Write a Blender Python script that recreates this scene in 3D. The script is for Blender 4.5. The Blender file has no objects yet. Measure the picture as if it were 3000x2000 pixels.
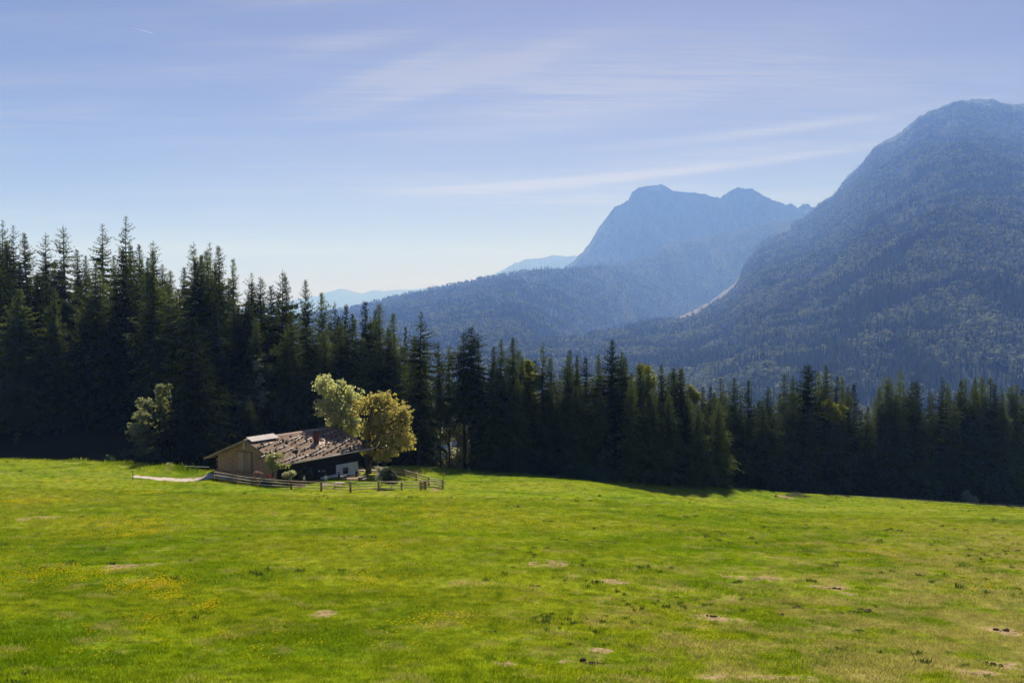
import bpy, math, random
import numpy as np
from mathutils import Vector, Matrix

random.seed(11)
rng = np.random.default_rng(11)
R = math.radians
scene = bpy.context.scene
COL = scene.collection

# ---------------------------------------------------------------- camera
CAM_Z = 29.0
FPX = 2900.0                     # focal length in photograph pixels (3000 x 2000)
PITCH = math.atan(110.0 / FPX)   # horizon lies 110 px above the picture centre
cam_d = bpy.data.cameras.new('camera')
cam_d.sensor_width = 36.0
cam_d.lens = 36.0 * FPX / 3000.0
cam_d.clip_start = 0.5
cam_d.clip_end = 80000.0
cam = bpy.data.objects.new('camera', cam_d)
cam.location = (0, 0, CAM_Z)
cam.rotation_euler = (math.pi / 2 - PITCH, 0, 0)
COL.objects.link(cam)
scene.camera = cam

# ---------------------------------------------------------------- render / view
scene.render.engine = 'CYCLES'
scene.view_settings.view_transform = 'Standard'
scene.view_settings.look = 'None'
scene.view_settings.gamma = 1.0
scene.view_settings.exposure = 0.65
scene.view_settings.use_curve_mapping = False
cy = scene.cycles
cy.use_denoising = True
cy.denoising_prefilter = 'ACCURATE'
cy.adaptive_threshold = 0.005
cy.max_bounces = 6
cy.diffuse_bounces = 3
cy.glossy_bounces = 2
cy.transmission_bounces = 4
cy.volume_bounces = 3
cy.transparent_max_bounces = 8
cy.caustics_reflective = False
cy.caustics_refractive = False
cy.sample_clamp_indirect = 6.0

# ---------------------------------------------------------------- sun and sky
SUN_EL, SUN_AZ = R(45.0), R(7.0)          # azimuth measured from +Y towards +X
sun_d = bpy.data.lights.new('sun', 'SUN')
sun_d.energy = 5.0
sun_d.angle = R(0.53)
sun_d.color = (1.0, 0.96, 0.945)
sun = bpy.data.objects.new('sun', sun_d)
sdir = Vector((math.sin(SUN_AZ) * math.cos(SUN_EL), math.cos(SUN_AZ) * math.cos(SUN_EL), math.sin(SUN_EL)))
sun.rotation_euler = (-sdir).to_track_quat('-Z', 'Y').to_euler()
sun.location = sdir * 300
COL.objects.link(sun)

world = bpy.data.worlds.new('World')
scene.world = world
world.use_nodes = True
world.cycles.sampling_method = 'MANUAL'
world.cycles.sample_map_resolution = 256


class NT:
    """small helper to write node trees"""
    def __init__(self, tree, clear=True):
        self.t = tree
        if clear:
            tree.nodes.clear()

    def n(self, typ, **kw):
        nd = self.t.nodes.new(typ)
        for k, v in kw.items():
            setattr(nd, k, v)
        return nd

    def l(self, a, b):
        self.t.links.new(a, b)

    def val(self, sock, v):
        if isinstance(v, bpy.types.NodeSocket):
            self.l(v, sock)
        else:
            sock.default_value = v

    def math(self, op, a, b=None, c=None, clamp=False):
        nd = self.n('ShaderNodeMath', operation=op, use_clamp=clamp)
        self.val(nd.inputs[0], a)
        if b is not None:
            self.val(nd.inputs[1], b)
        if c is not None:
            self.val(nd.inputs[2], c)
        return nd.outputs[0]

    def mix(self, fac, a, b, blend='MIX'):
        nd = self.n('ShaderNodeMix', data_type='RGBA', blend_type=blend)
        self.val(nd.inputs[0], fac)
        self.val(nd.inputs[6], a if isinstance(a, bpy.types.NodeSocket) else (*a, 1))
        self.val(nd.inputs[7], b if isinstance(b, bpy.types.NodeSocket) else (*b, 1))
        return nd.outputs[2]

    def ramp(self, fac, stops, interp='LINEAR'):
        nd = self.n('ShaderNodeValToRGB')
        cr = nd.color_ramp
        cr.interpolation = interp
        while len(cr.elements) < len(stops):
            cr.elements.new(0.5)
        for e, (p, c) in zip(cr.elements, stops):
            e.position = p
            e.color = (c, c, c, 1) if isinstance(c, (int, float)) else (*c, 1)
        self.val(nd.inputs[0], fac)
        return nd.outputs[0]

    def noise(self, vec, scale, detail=3.0, rough=0.55, dist=0.0, out=0):
        nd = self.n('ShaderNodeTexNoise')
        if vec is not None:
            self.l(vec, nd.inputs['Vector'])
        nd.inputs['Scale'].default_value = scale
        nd.inputs['Detail'].default_value = detail
        nd.inputs['Roughness'].default_value = rough
        nd.inputs['Distortion'].default_value = dist
        return nd.outputs[out]

    def vmap(self, vec, scale=(1, 1, 1), rot=(0, 0, 0), loc=(0, 0, 0)):
        nd = self.n('ShaderNodeMapping')
        self.l(vec, nd.inputs[0])
        nd.inputs['Location'].default_value = loc
        nd.inputs['Rotation'].default_value = rot
        nd.inputs['Scale'].default_value = scale
        return nd.outputs[0]


def build_world():
    w = NT(world.node_tree)
    out = w.n('ShaderNodeOutputWorld')
    bg = w.n('ShaderNodeBackground')
    sky = w.n('ShaderNodeTexSky', sky_type='NISHITA')
    sky.sun_disc = False
    sky.sun_elevation = SUN_EL
    sky.sun_rotation = SUN_AZ
    sky.altitude = 1100.0
    sky.air_density = SKY_AIR
    sky.dust_density = SKY_DUST
    sky.ozone_density = SKY_OZONE
    tc = w.n('ShaderNodeTexCoord')
    d = tc.outputs['Generated']
    sep = w.n('ShaderNodeSeparateXYZ')
    w.l(d, sep.inputs[0])
    x, y, z = sep.outputs
    # cirrus sheet: a layer of air high above, seen in perspective (direction / height)
    zz = w.math('MAXIMUM', w.math('ADD', z, 0.06), 0.03)
    cmb = w.n('ShaderNodeCombineXYZ')
    w.l(w.math('DIVIDE', x, zz), cmb.inputs[0])
    w.l(w.math('DIVIDE', y, zz), cmb.inputs[1])
    pl = cmb.outputs[0]
    # long combed fibres, running roughly across the view and rising to the right
    fib = w.noise(w.vmap(pl, (0.5, 2.6, 1), (0, 0, R(-24))), 1.3, 6, 0.62, 0.6)
    fine = w.noise(w.vmap(pl, (1.0, 9.0, 1), (0, 0, R(-20))), 2.6, 5, 0.65, 0.9)
    big = w.noise(w.vmap(pl, (0.35, 0.6, 1), (0, 0, R(-15)), (3.1, 1.7, 0)), 1.1, 3, 0.5)
    body = w.ramp(w.math('MULTIPLY_ADD', fine, 0.35, w.math('MULTIPLY', fib, 0.65)), [(0.36, 0.0), (0.72, 1.0)], 'EASE')
    amt = w.ramp(big, [(0.42, 0.0), (0.72, 0.5)], 'EASE')
    cl = w.math('MULTIPLY', body, amt)
    # named streaks of the cirrus sheet: (x, z at y=1) centre, half length, half width, tilt, strength
    ys = w.math('MAXIMUM', y, 0.05)
    u0 = w.math('DIVIDE', x, ys)
    v0 = w.math('DIVIDE', z, ys)
    streaks = None
    for (cx, cz, hl, hw, tilt, s) in CIRRUS:
        ct, st = math.cos(tilt), math.sin(tilt)
        du = w.math('SUBTRACT', u0, cx)
        dv = w.math('SUBTRACT', v0, cz)
        a = w.math('MULTIPLY_ADD', du, ct, w.math('MULTIPLY', dv, st))
        b = w.math('MULTIPLY_ADD', du, -st, w.math('MULTIPLY', dv, ct))
        b = w.math('ADD', b, w.math('MULTIPLY', w.math('MULTIPLY', a, a), -0.12))
        q = w.math('ADD', w.math('POWER', w.math('ABSOLUTE', w.math('DIVIDE', a, hl)), 2.0),
                   w.math('POWER', w.math('ABSOLUTE', w.math('DIVIDE', b, hw)), 2.0))
        g = w.math('EXPONENT', w.math('MULTIPLY', q, -1.0))
        g = w.math('MULTIPLY', g, s)
        streaks = g if streaks is None else w.math('ADD', streaks, g)
    comb = w.ramp(w.math('MULTIPLY_ADD', fine, 0.6, w.math('MULTIPLY', fib, 0.4)), [(0.34, 0.12), (0.66, 1.0)])
    cl = w.math('ADD', cl, w.math('MULTIPLY', streaks, comb))
    cl = w.math('MINIMUM', w.math('MULTIPLY', cl, CIRRUS_GAIN), 0.8)
    lum = w.n('ShaderNodeRGBToBW')
    w.l(sky.outputs[0], lum.inputs[0])
    cc = w.n('ShaderNodeCombineColor')
    for i, k in enumerate((1.55, 1.78, 1.75)):
        w.l(w.math('MULTIPLY', lum.outputs[0], k), cc.inputs[i])
    col = w.mix(cl, sky.outputs[0], cc.outputs[0])
    col = w.mix(1.0, col, SKY_TINT, 'MULTIPLY')
    w.l(col, bg.inputs[0])
    bg.inputs[1].default_value = SKY_STRENGTH
    w.l(bg.outputs[0], out.inputs[0])


SKY_TINT = (1.02, 0.86, 0.96)      # the cool cast of this morning's sky
SKY_AIR, SKY_DUST, SKY_OZONE, SKY_STRENGTH = 0.40, 1.4, 3.0, 0.048


def px_dir(px, py):
    return ((px - 1500) / FPX, (890 - py) / FPX)


CIRRUS = []
for (px, py, hl, hw, tilt, s) in [
        (1330, 222, 380, 46, 13, 0.85), (1310, 252, 280, 20, 16, 0.7), (1180, 205, 240, 22, 19, 0.5), (1030, 130, 230, 28, 9, 0.5),
        (900, 6, 300, 22, 2, 0.7), (1700, 325, 520, 60, 10, 0.6), (1950, 180, 640, 90, 7, 0.55),
        (1950, 508, 680, 12, 6.0, 0.9), (1600, 545, 420, 20, 6, 0.45), (2250, 388, 560, 15, 7, 0.6),
        (2100, 455, 520, 26, 6, 0.4), (2500, 260, 460, 70, 4, 0.4)]:
    a, e = px_dir(px, py)
    CIRRUS.append((a, e, hl / FPX, hw / FPX, R(tilt), s))
CIRRUS_GAIN = 1.5
build_world()

# ---------------------------------------------------------------- helpers


def P(px, py, D):
    """world point seen at photograph pixel (px, py), at forward distance D"""
    c, s = math.cos(PITCH), math.sin(PITCH)
    u, v = (px - 1500) / FPX, (1000 - py) / FPX
    dy, dz = c + v * s, -s + v * c
    return np.array((u / dy * D, D, CAM_Z + dz / dy * D))


def hash2(ix, iy, seed=0):
    n = (ix.astype(np.int64) * 374761393 + iy.astype(np.int64) * 668265263 + seed * 1442695041) & 0x7fffffff
    n = ((n ^ (n >> 13)) * 1274126177) & 0x7fffffff
    n = n ^ (n >> 16)
    return (n & 0xffff) / 65535.0


def vnoise(x, y, seed=0):
    xi, yi = np.floor(x), np.floor(y)
    fx, fy = x - xi, y - yi
    fx = fx * fx * fx * (fx * (fx * 6 - 15) + 10)
    fy = fy * fy * fy * (fy * (fy * 6 - 15) + 10)
    a, b = hash2(xi, yi, seed), hash2(xi + 1, yi, seed)
    c, d = hash2(xi, yi + 1, seed), hash2(xi + 1, yi + 1, seed)
    return (a * (1 - fx) + b * fx) * (1 - fy) + (c * (1 - fx) + d * fx) * fy


def fbm(x, y, octv=4, seed=0, gain=0.5):
    x, y = np.asarray(x, float), np.asarray(y, float)
    s, a, t = 0.0, 1.0, 0.0
    for i in range(octv):
        s = s + a * vnoise(x * 2 ** i + 17.3 * i, y * 2 ** i - 9.1 * i, seed + i)
        t += a
        a *= gain
    return s / t


def ridged(x, y, octv=4, seed=0):
    x, y = np.asarray(x, float), np.asarray(y, float)
    s, a, t = 0.0, 1.0, 0.0
    for i in range(octv):
        s = s + a * (1 - np.abs(2 * vnoise(x * 2 ** i + 5.7 * i, y * 2 ** i + 3.3 * i, seed + i) - 1))
        t += a
        a *= 0.5
    return s / t


def sstep(x, a, b):
    t = np.clip((np.asarray(x, float) - a) / (b - a), 0, 1)
    return t * t * (3 - 2 * t)


def mesh_np(name, verts, faces, smooth=False):
    """verts (n,3); faces: (m,3) or (m,4) array, or a list of such arrays"""
    me = bpy.data.meshes.new(name)
    verts = np.asarray(verts, np.float32)
    fl = faces if isinstance(faces, list) else [faces]
    fl = [np.asarray(f, np.int32) for f in fl if len(f)]
    loops = np.concatenate([f.ravel() for f in fl])
    sizes = np.concatenate([np.full(len(f), f.shape[1], np.int32) for f in fl])
    starts = np.concatenate([[0], np.cumsum(sizes)[:-1]]).astype(np.int32)
    me.vertices.add(len(verts))
    me.vertices.foreach_set('co', verts.ravel())
    me.loops.add(len(loops))
    me.loops.foreach_set('vertex_index', loops)
    me.polygons.add(len(sizes))
    me.polygons.foreach_set('loop_start', starts)
    me.polygons.foreach_set('loop_total', sizes)
    if smooth:
        me.polygons.foreach_set('use_smooth', np.ones(len(sizes), bool))
    me.update(calc_edges=True)
    return me


def obj(name, me, mat=None, parent=None, loc=None, rot=None):
    o = bpy.data.objects.new(name, me)
    if mat is not None and me is not None and len(me.materials) == 0:
        me.materials.append(mat)
    COL.objects.link(o)
    if parent is not None:
        o.parent = parent
    if loc is not None:
        o.location = loc
    if rot is not None:
        o.rotation_euler = rot
    return o


def tag(o, label=None, cat=None, group=None, kind=None):
    if label:
        o['label'] = label
    if cat:
        o['category'] = cat
    if group:
        o['group'] = group
    if kind:
        o['kind'] = kind
    return o


def thing(name, label, cat, loc=(0, 0, 0), rz=0.0, group=None):
    o = bpy.data.objects.new(name, None)
    o.empty_display_size = 0.2
    COL.objects.link(o)
    o.location = loc
    o.rotation_euler = (0, 0, rz)
    return tag(o, label, cat, group)


class MB:
    """collects simple solids into one mesh"""
    def __init__(self):
        self.v, self.f = [], []

    def add(self, verts, faces):
        b = len(self.v)
        self.v.extend([tuple(p) for p in verts])
        self.f.extend([tuple(i + b for i in f) for f in faces])
        return self

    def box(self, lo, hi, M=None):
        (x0, y0, z0), (x1, y1, z1) = lo, hi
        vs = [(x0, y0, z0), (x1, y0, z0), (x1, y1, z0), (x0, y1, z0), (x0, y0, z1), (x1, y0, z1), (x1, y1, z1), (x0, y1, z1)]
        if M is not None:
            vs = [M @ Vector(p) for p in vs]
        return self.add(vs, [(3, 2, 1, 0), (4, 5, 6, 7), (0, 1, 5, 4), (1, 2, 6, 5), (2, 3, 7, 6), (3, 0, 4, 7)])

    def tube(self, pts, rad, n=8, caps=True):
        pts = [Vector(p) for p in pts]
        if isinstance(rad, (int, float)):
            rad = [rad] * len(pts)
        b = len(self.v)
        prev = None
        for i, p in enumerate(pts):
            t = (pts[min(i + 1, len(pts) - 1)] - pts[max(i - 1, 0)]).normalized()
            if prev is None:
                up = Vector((0, 0, 1)) if abs(t.z) < 0.9 else Vector((1, 0, 0))
                s = t.cross(up).normalized()
            else:
                s = (prev - t * prev.dot(t)).normalized()
            prev = s
            q = t.cross(s)
            for k in range(n):
                a = 2 * math.pi * k / n
                self.v.append(tuple(p + (s * math.cos(a) + q * math.sin(a)) * rad[i]))
        for i in range(len(pts) - 1):
            for k in range(n):
                k2 = (k + 1) % n
                self.f.append((b + i * n + k, b + (i + 1) * n + k, b + (i + 1) * n + k2, b + i * n + k2))
        if caps:
            self.f.append(tuple(b + k for k in range(n)))
            e = b + (len(pts) - 1) * n
            self.f.append(tuple(e + k for k in reversed(range(n))))
        return self

    def mesh(self, name, smooth=False):
        me = bpy.data.meshes.new(name)
        me.from_pydata(self.v, [], self.f)
        if smooth:
            me.polygons.foreach_set('use_smooth', np.ones(len(me.polygons), bool))
        me.update()
        return me

    def build(self, name, mat, parent=None, smooth=False, loc=None, rot=None):
        return obj(name, self.mesh(name, smooth), mat, parent, loc, rot)


MATS = {}


def mat_base(name):
    m = bpy.data.materials.new(name)
    m.use_nodes = True
    w = NT(m.node_tree)
    out = w.n('ShaderNodeOutputMaterial')
    MATS[name] = m
    return m, w, out


def bsdf(w, out, color, rough=0.8, spec=0.3, bump=None, bump_s=0.4, bump_d=0.02, metal=0.0):
    b = w.n('ShaderNodeBsdfPrincipled')
    w.val(b.inputs['Base Color'], color if isinstance(color, bpy.types.NodeSocket) else (*color, 1))
    w.val(b.inputs['Roughness'], rough)
    b.inputs['Specular IOR Level'].default_value = spec
    b.inputs['Metallic'].default_value = metal
    if bump is not None:
        bp = w.n('ShaderNodeBump')
        bp.inputs['Strength'].default_value = bump_s
        bp.inputs['Distance'].default_value = bump_d
        w.l(bump, bp.inputs['Height'])
        w.l(bp.outputs[0], b.inputs['Normal'])
    w.l(b.outputs[0], out.inputs[0])
    return b


def mat_noise(name, c1, c2, scale=4.0, rough=0.85, spec=0.2, stretch=(1, 1, 1), bump=0.3, coord='Object', metal=0.0, detail=5, lo=0.34, hi=0.66):
    """weathered two-tone surface"""
    m, w, out = mat_base(name)
    tc = w.n('ShaderNodeTexCoord')
    oi = w.n('ShaderNodeObjectInfo')
    v = w.vmap(tc.outputs[coord], stretch)
    n1 = w.noise(v, scale, detail, 0.62)
    n2 = w.noise(v, scale * 6.3, 4, 0.6)
    f = w.math('MULTIPLY_ADD', n2, 0.4, w.math('MULTIPLY', n1, 0.6))
    f = w.math('ADD', f, w.math('MULTIPLY_ADD', oi.outputs['Random'], 0.24, -0.12))
    c = w.mix(w.ramp(f, [(lo, 0.0), (hi, 1.0)]), c1, c2)
    bsdf(w, out, c, rough, spec, f, bump, 0.02, metal)
    return m


def leaf_mat(name, c1, c2, trans=0.35, vary=0.25, scale=0.35, gloss=0.06):
    """foliage: diffuse + light shining through, varied from tree to tree and clump to clump"""
    m, w, out = mat_base(name)
    geo = w.n('ShaderNodeNewGeometry')
    oi = w.n('ShaderNodeObjectInfo')
    n1 = w.noise(geo.outputs['Position'], scale, 3, 0.6)
    n2 = w.noise(geo.outputs['Position'], min(scale * 9, 4.0), 2, 0.6)
    f = w.math('MULTIPLY_ADD', n2, 0.5, w.math('MULTIPLY', n1, 0.5))
    f = w.math('ADD', f, w.math('MULTIPLY_ADD', oi.outputs['Random'], vary, -vary / 2))
    c = w.mix(w.ramp(f, [(0.3, 0.0), (0.68, 1.0)]), c1, c2)
    df = w.n('ShaderNodeBsdfDiffuse')
    tr = w.n('ShaderNodeBsdfTranslucent')
    w.l(c, df.inputs[0])
    hs = w.n('ShaderNodeHueSaturation')
    hs.inputs['Saturation'].default_value = 1.12
    hs.inputs['Value'].default_value = 1.15
    w.l(c, hs.inputs['Color'])
    w.l(hs.outputs[0], tr.inputs[0])
    mx = w.n('ShaderNodeMixShader')
    mx.inputs[0].default_value = trans
    w.l(df.outputs[0], mx.inputs[1])
    w.l(tr.outputs[0], mx.inputs[2])
    if gloss > 0:
        gl = w.n('ShaderNodeBsdfGlossy')
        gl.inputs['Roughness'].default_value = 0.55
        m2 = w.n('ShaderNodeMixShader')
        m2.inputs[0].default_value = gloss
        w.l(mx.outputs[0], m2.inputs[1])
        w.l(gl.outputs[0], m2.inputs[2])
        mx = m2
    w.l(mx.outputs[0], out.inputs[0])
    return m

# ================================================================ terrain
ctrl = []          # control points of the meadow: world (X, Y, z)


def cp(px, py, D):
    ctrl.append(P(px, py, D))


for row in [
        (2000, [(-600, 27), (0, 28), (1500, 30), (3000, 33), (3600, 34)]),
        (1800, [(-600, 39), (0, 40), (1500, 43), (3000, 48), (3600, 50)]),
        (1650, [(-600, 56), (0, 58), (1500, 62), (3000, 72), (3600, 76)]),
        (1550, [(-600, 82), (0, 84), (750, 86), (1500, 90), (2300, 104), (3000, 116), (3600, 122)]),
        (1500, [(-600, 104), (0, 106), (750, 107), (1500, 115), (2300, 140), (3000, 176)]),
        (1450, [(-400, 129), (0, 130), (500, 134), (1500, 146), (1900, 160)]),
        (1415, [(0, 149), (400, 155), (1500, 171), (1750, 187)])]:
    for px, D in row[1]:
        cp(px, row[0], D)
CREST = [(-700, 1340, 192), (-300, 1342, 191), (0, 1346, 190), (250, 1353, 186), (420, 1362, 181), (500, 1368, 178),
         (560, 1386, 176), (700, 1389, 180), (900, 1387, 186), (1100, 1374, 192), (1250, 1371, 197),
         (1400, 1384, 203), (1600, 1398, 208), (1800, 1407, 214), (2000, 1418, 221), (2150, 1434, 221),
         (2300, 1448, 228), (2400, 1455, 233), (2500, 1458, 238), (2700, 1470, 243), (3000, 1490, 252), (3300, 1510, 260), (3700, 1535, 268)]
for c in CREST:
    cp(*c)
# electric fence line and path by the bank, hut terrace, fence posts
for c in [(55, 1402, 158), (300, 1403, 161), (383, 1406, 162), (470, 1398, 168), (600, 1396, 168.5), (2060, 1483, 186), (2330, 1470, 205), (2600, 1498, 192)]:
    cp(*c)
FENCE = [(633, 1407, 162.7), (694.5, 1417.7, 158), (761, 1426, 155), (853, 1433, 152.3), (941, 1438, 150.6), (1027, 1442, 150),
         (1109.5, 1437, 153), (1177, 1435.7, 157), (1232, 1435, 160)]
FENCE_B = [(1247, 1433, 161.2), (1297.6, 1431, 162), (1256.5, 1421, 170), (1220, 1407, 178), (1186, 1397, 185.5), (1146, 1390.5, 189), (1096, 1387, 190.5)]
for c in FENCE + FENCE_B:
    cp(*c)

# hut frame: origin under the near end of the ridge, u along the ridge (away), v towards the sunny front
HUT_O = np.array((-44.6, 164.4))
HUT_A = R(33.0)
UD = np.array((math.sin(HUT_A), math.cos(HUT_A)))
VD = np.array((math.cos(HUT_A), -math.sin(HUT_A)))


def hut_xy(u, v):
    return HUT_O + UD * u + VD * v


for (u, v, z) in [(0, -9, 0.0), (0, 0, -0.45), (0.5, 6.4, -0.95), (8, 8, -1.2), (14, 8.2, -1.35), (21, 7, -1.9), (21.5, -2, -1.9), (20, 13, -1.75),
                  (13, 13, -1.0), (12, -10, -0.8), (25, 5, -2.3), (25, 11, -2.3), (6, 12, -0.6)]:
    q = hut_xy(u, v)
    ctrl.append(np.array((q[0], q[1], z)))
# the ground at and behind the camera
for (x, y, z) in [(0, 2, 25.8), (-30, 2, 26.2), (30, 2, 25.2), (0, 14, 22.2), (-60, 10, 24.5), (60, 10, 22), (-140, 60, 19), (150, 60, 9)]:
    ctrl.append(np.array((x, y, z), float))
ctrl = np.array(ctrl)


def tps_fit(pts, lam=0.15):
    n = len(pts)
    xy = pts[:, :2] / 100.0
    d = np.linalg.norm(xy[:, None] - xy[None], axis=2)
    K = np.where(d > 1e-9, d * d * np.log(np.maximum(d, 1e-9)), 0) + np.eye(n) * lam * 1e-4
    Pm = np.c_[np.ones(n), xy]
    A = np.block([[K, Pm], [Pm.T, np.zeros((3, 3))]])
    return np.linalg.solve(A, np.r_[pts[:, 2], np.zeros(3)])


TPS = tps_fit(ctrl)


def tps(X, Y):
    X, Y = np.asarray(X, float) / 100, np.asarray(Y, float) / 100
    sh = X.shape
    X, Y = X.ravel(), Y.ravel()
    out = np.empty_like(X)
    for s in range(0, len(X), 20000):
        x, y = X[s:s + 20000, None], Y[s:s + 20000, None]
        d2 = (x - ctrl[None, :, 0] / 100) ** 2 + (y - ctrl[None, :, 1] / 100) ** 2
        k = 0.5 * d2 * np.log(np.maximum(d2, 1e-18))
        out[s:s + 20000] = k @ TPS[:-3] + TPS[-3] + TPS[-2] * x[:, 0] + TPS[-1] * y[:, 0]
    return out.reshape(sh)


_ca = np.array([P(*c)[0] / c[2] for c in CREST])
_cY = np.array([c[2] for c in CREST], float)


def crest_Y(a):
    return np.interp(a, _ca, _cY)


def ground(X, Y):
    """height of the land near the meadow"""
    X, Y = np.atleast_1d(np.asarray(X, float)), np.atleast_1d(np.asarray(Y, float))
    a = X / np.maximum(Y, 1.0)
    yc = crest_Y(a)
    inside = Y <= yc
    Ye = np.where(inside, Y, yc)
    Xe = np.where(inside, X, a * yc)
    z = tps(Xe, Ye)
    amp = sstep(Ye, 5, 40) * (1 - sstep(np.hypot(Xe + 34, Ye - 166), 55, 32))
    z = z + amp * (0.28 * (fbm(Xe / 9, Ye / 9, 3, 5) - 0.5) + 0.5 * (fbm(Xe / 31, Ye / 31, 2, 9) - 0.5))
    d = np.maximum(Y - yc, 0)
    px = 1500 + FPX * a
    wl = sstep(px, 1150, 250)
    left = -3.2 * sstep(d, 0, 14) + 0.25 * np.clip(d - 32, 0, 80) * sstep(px, 1050, 300)
    left = np.where(d > 200, left - (d - 200) * 0.6, left)
    right = -np.where(d < 12, 0.018 * d * d, 2.6 + (d - 12) * 0.43)
    right = np.maximum(right, -165 - 0.02 * d)
    wr = sstep(px, 700, 1250)
    return z + left * (1 - wr) + right * wr


def gz(x, y):
    return float(ground(x, y)[0])


# ---- bare soil / dry patches in the turf, by photograph position: (px, py, rx, ry, strength)
SOIL = [(118, 1518, 48, 6, 1.0), (365, 1660, 70, 8, 0.75), (790, 1663, 16, 4, 0.8), (1605, 1650, 56, 9, 1.0), (1810, 1703, 55, 8, 0.5),
        (1565, 1718, 14, 4, 0.9), (1685, 1736, 14, 4, 0.8), (1480, 1941, 26, 9, 0.9), (1755, 1906, 28, 6, 0.8), (1655, 1940, 20, 4, 0.9),
        (2130, 1686, 20, 4, 0.9), (2220, 1696, 80, 8, 0.55), (2430, 1720, 62, 7, 0.9), (2485, 1741, 26, 7, 1.0), (2410, 1783, 20, 5, 0.9),
        (2440, 1802, 16, 4, 0.8), (2130, 1815, 90, 12, 0.45), (2930, 1850, 50, 14, 0.6), (2960, 1955, 55, 12, 0.9), (2880, 1975, 80, 14, 0.6),
        (2230, 1985, 190, 16, 0.45), (2470, 1845, 70, 8, 0.35), (970, 1800, 50, 12, 0.4), (1940, 1855, 40, 10, 0.5), (1530, 1868, 60, 8, 0.3),
        (2090, 1750, 70, 10, 0.35), (60, 1975, 60, 10, 0.4), (880, 1772, 25, 4, 0.6), (1275, 1434, 20, 4, 0.9), (2300, 1455, 18, 4, 0.7),
        (2350, 1500, 60, 5, 0.35), (400, 1700, 90, 10, 0.3), (2600, 1990, 120, 16, 0.3)]
# the gravel yard and track beside the hut: polygon in photograph pixels
TRACK = [(383, 1399), (400, 1392), (470, 1391), (530, 1390), (575, 1388.5), (612, 1387.5), (650, 1389), (690, 1394), (705, 1400), (690, 1404),
         (645, 1397), (600, 1396.5), (520, 1400), (465, 1399.5), (440, 1398), (415, 1399.5)]
_trk = np.array([P(px, py, 29 * FPX / (py - 890.0))[:2] for px, py in TRACK])


def to_px(X, Y, Z):
    c, s = math.cos(PITCH), math.sin(PITCH)
    dz = Z - CAM_Z
    yc = Y * c - dz * s
    zc = Y * s + dz * c
    return 1500 + FPX * X / yc, 1000 - FPX * zc / yc


_soilw = []
for (px, py, rx, ry, s) in SOIL:
    # find the meadow point on this line of sight
    Ds = np.geomspace(20, 250, 900)
    pts = np.array([P(px, py, d) for d in Ds])
    g = ground(pts[:, 0], pts[:, 1])
    k = int(np.argmax(pts[:, 2] < g))
    D = Ds[k]
    # ground length covered by ry pixels
    pts2 = np.array([P(px, py - ry, d) for d in Ds])
    k2 = int(np.argmax(pts2[:, 2] < ground(pts2[:, 0], pts2[:, 1])))
    ly = max(abs(Ds[k2] - D), 0.25)
    _soilw.append((pts[k, 0], D, max(rx * D / FPX, 0.2) , min(ly, 6.0), s))


def soil_mask(X, Y):
    out = np.zeros_like(X)
    jx = (fbm(X * 0.9, Y * 0.9, 4, 31) - 0.5) * 2.2
    jy = (fbm(X * 0.9, Y * 0.9, 4, 47) - 0.5) * 2.2
    br = fbm(X * 3.1, Y * 1.6, 4, 77)
    for (cx, cy, rx, ry, s) in _soilw:
        m = (np.abs(X - cx) < rx * 3) & (np.abs(Y - cy) < ry * 3)
        if not m.any():
            continue
        q = np.sqrt(((X[m] - cx) / rx + jx[m] * 0.8) ** 2 + ((Y[m] - cy) / ry + jy[m] * 0.8) ** 2)
        v = min(1.0, s * 1.25) * np.clip(1.6 - q, 0, 1) * np.clip(3.4 * br[m] - 0.75, 0, 1.1)
        out[m] = np.maximum(out[m], v)
    return np.clip(out, 0, 1)


def in_poly(X, Y, poly):
    ins = np.zeros(X.shape, bool)
    n = len(poly)
    for i in range(n):
        x1, y1 = poly[i]
        x2, y2 = poly[(i + 1) % n]
        cond = ((y1 > Y) != (y2 > Y)) & (X < (x2 - x1) * (Y - y1) / (y2 - y1 + 1e-12) + x1)
        ins ^= cond
    return ins


def track_mask(X, Y):
    jx = (fbm(X * 0.7, Y * 0.7, 3, 3) - 0.5) * 1.2
    jy = (fbm(X * 0.7, Y * 0.7, 3, 8) - 0.5) * 1.6
    return in_poly(X + jx, Y + jy, _trk)


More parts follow.
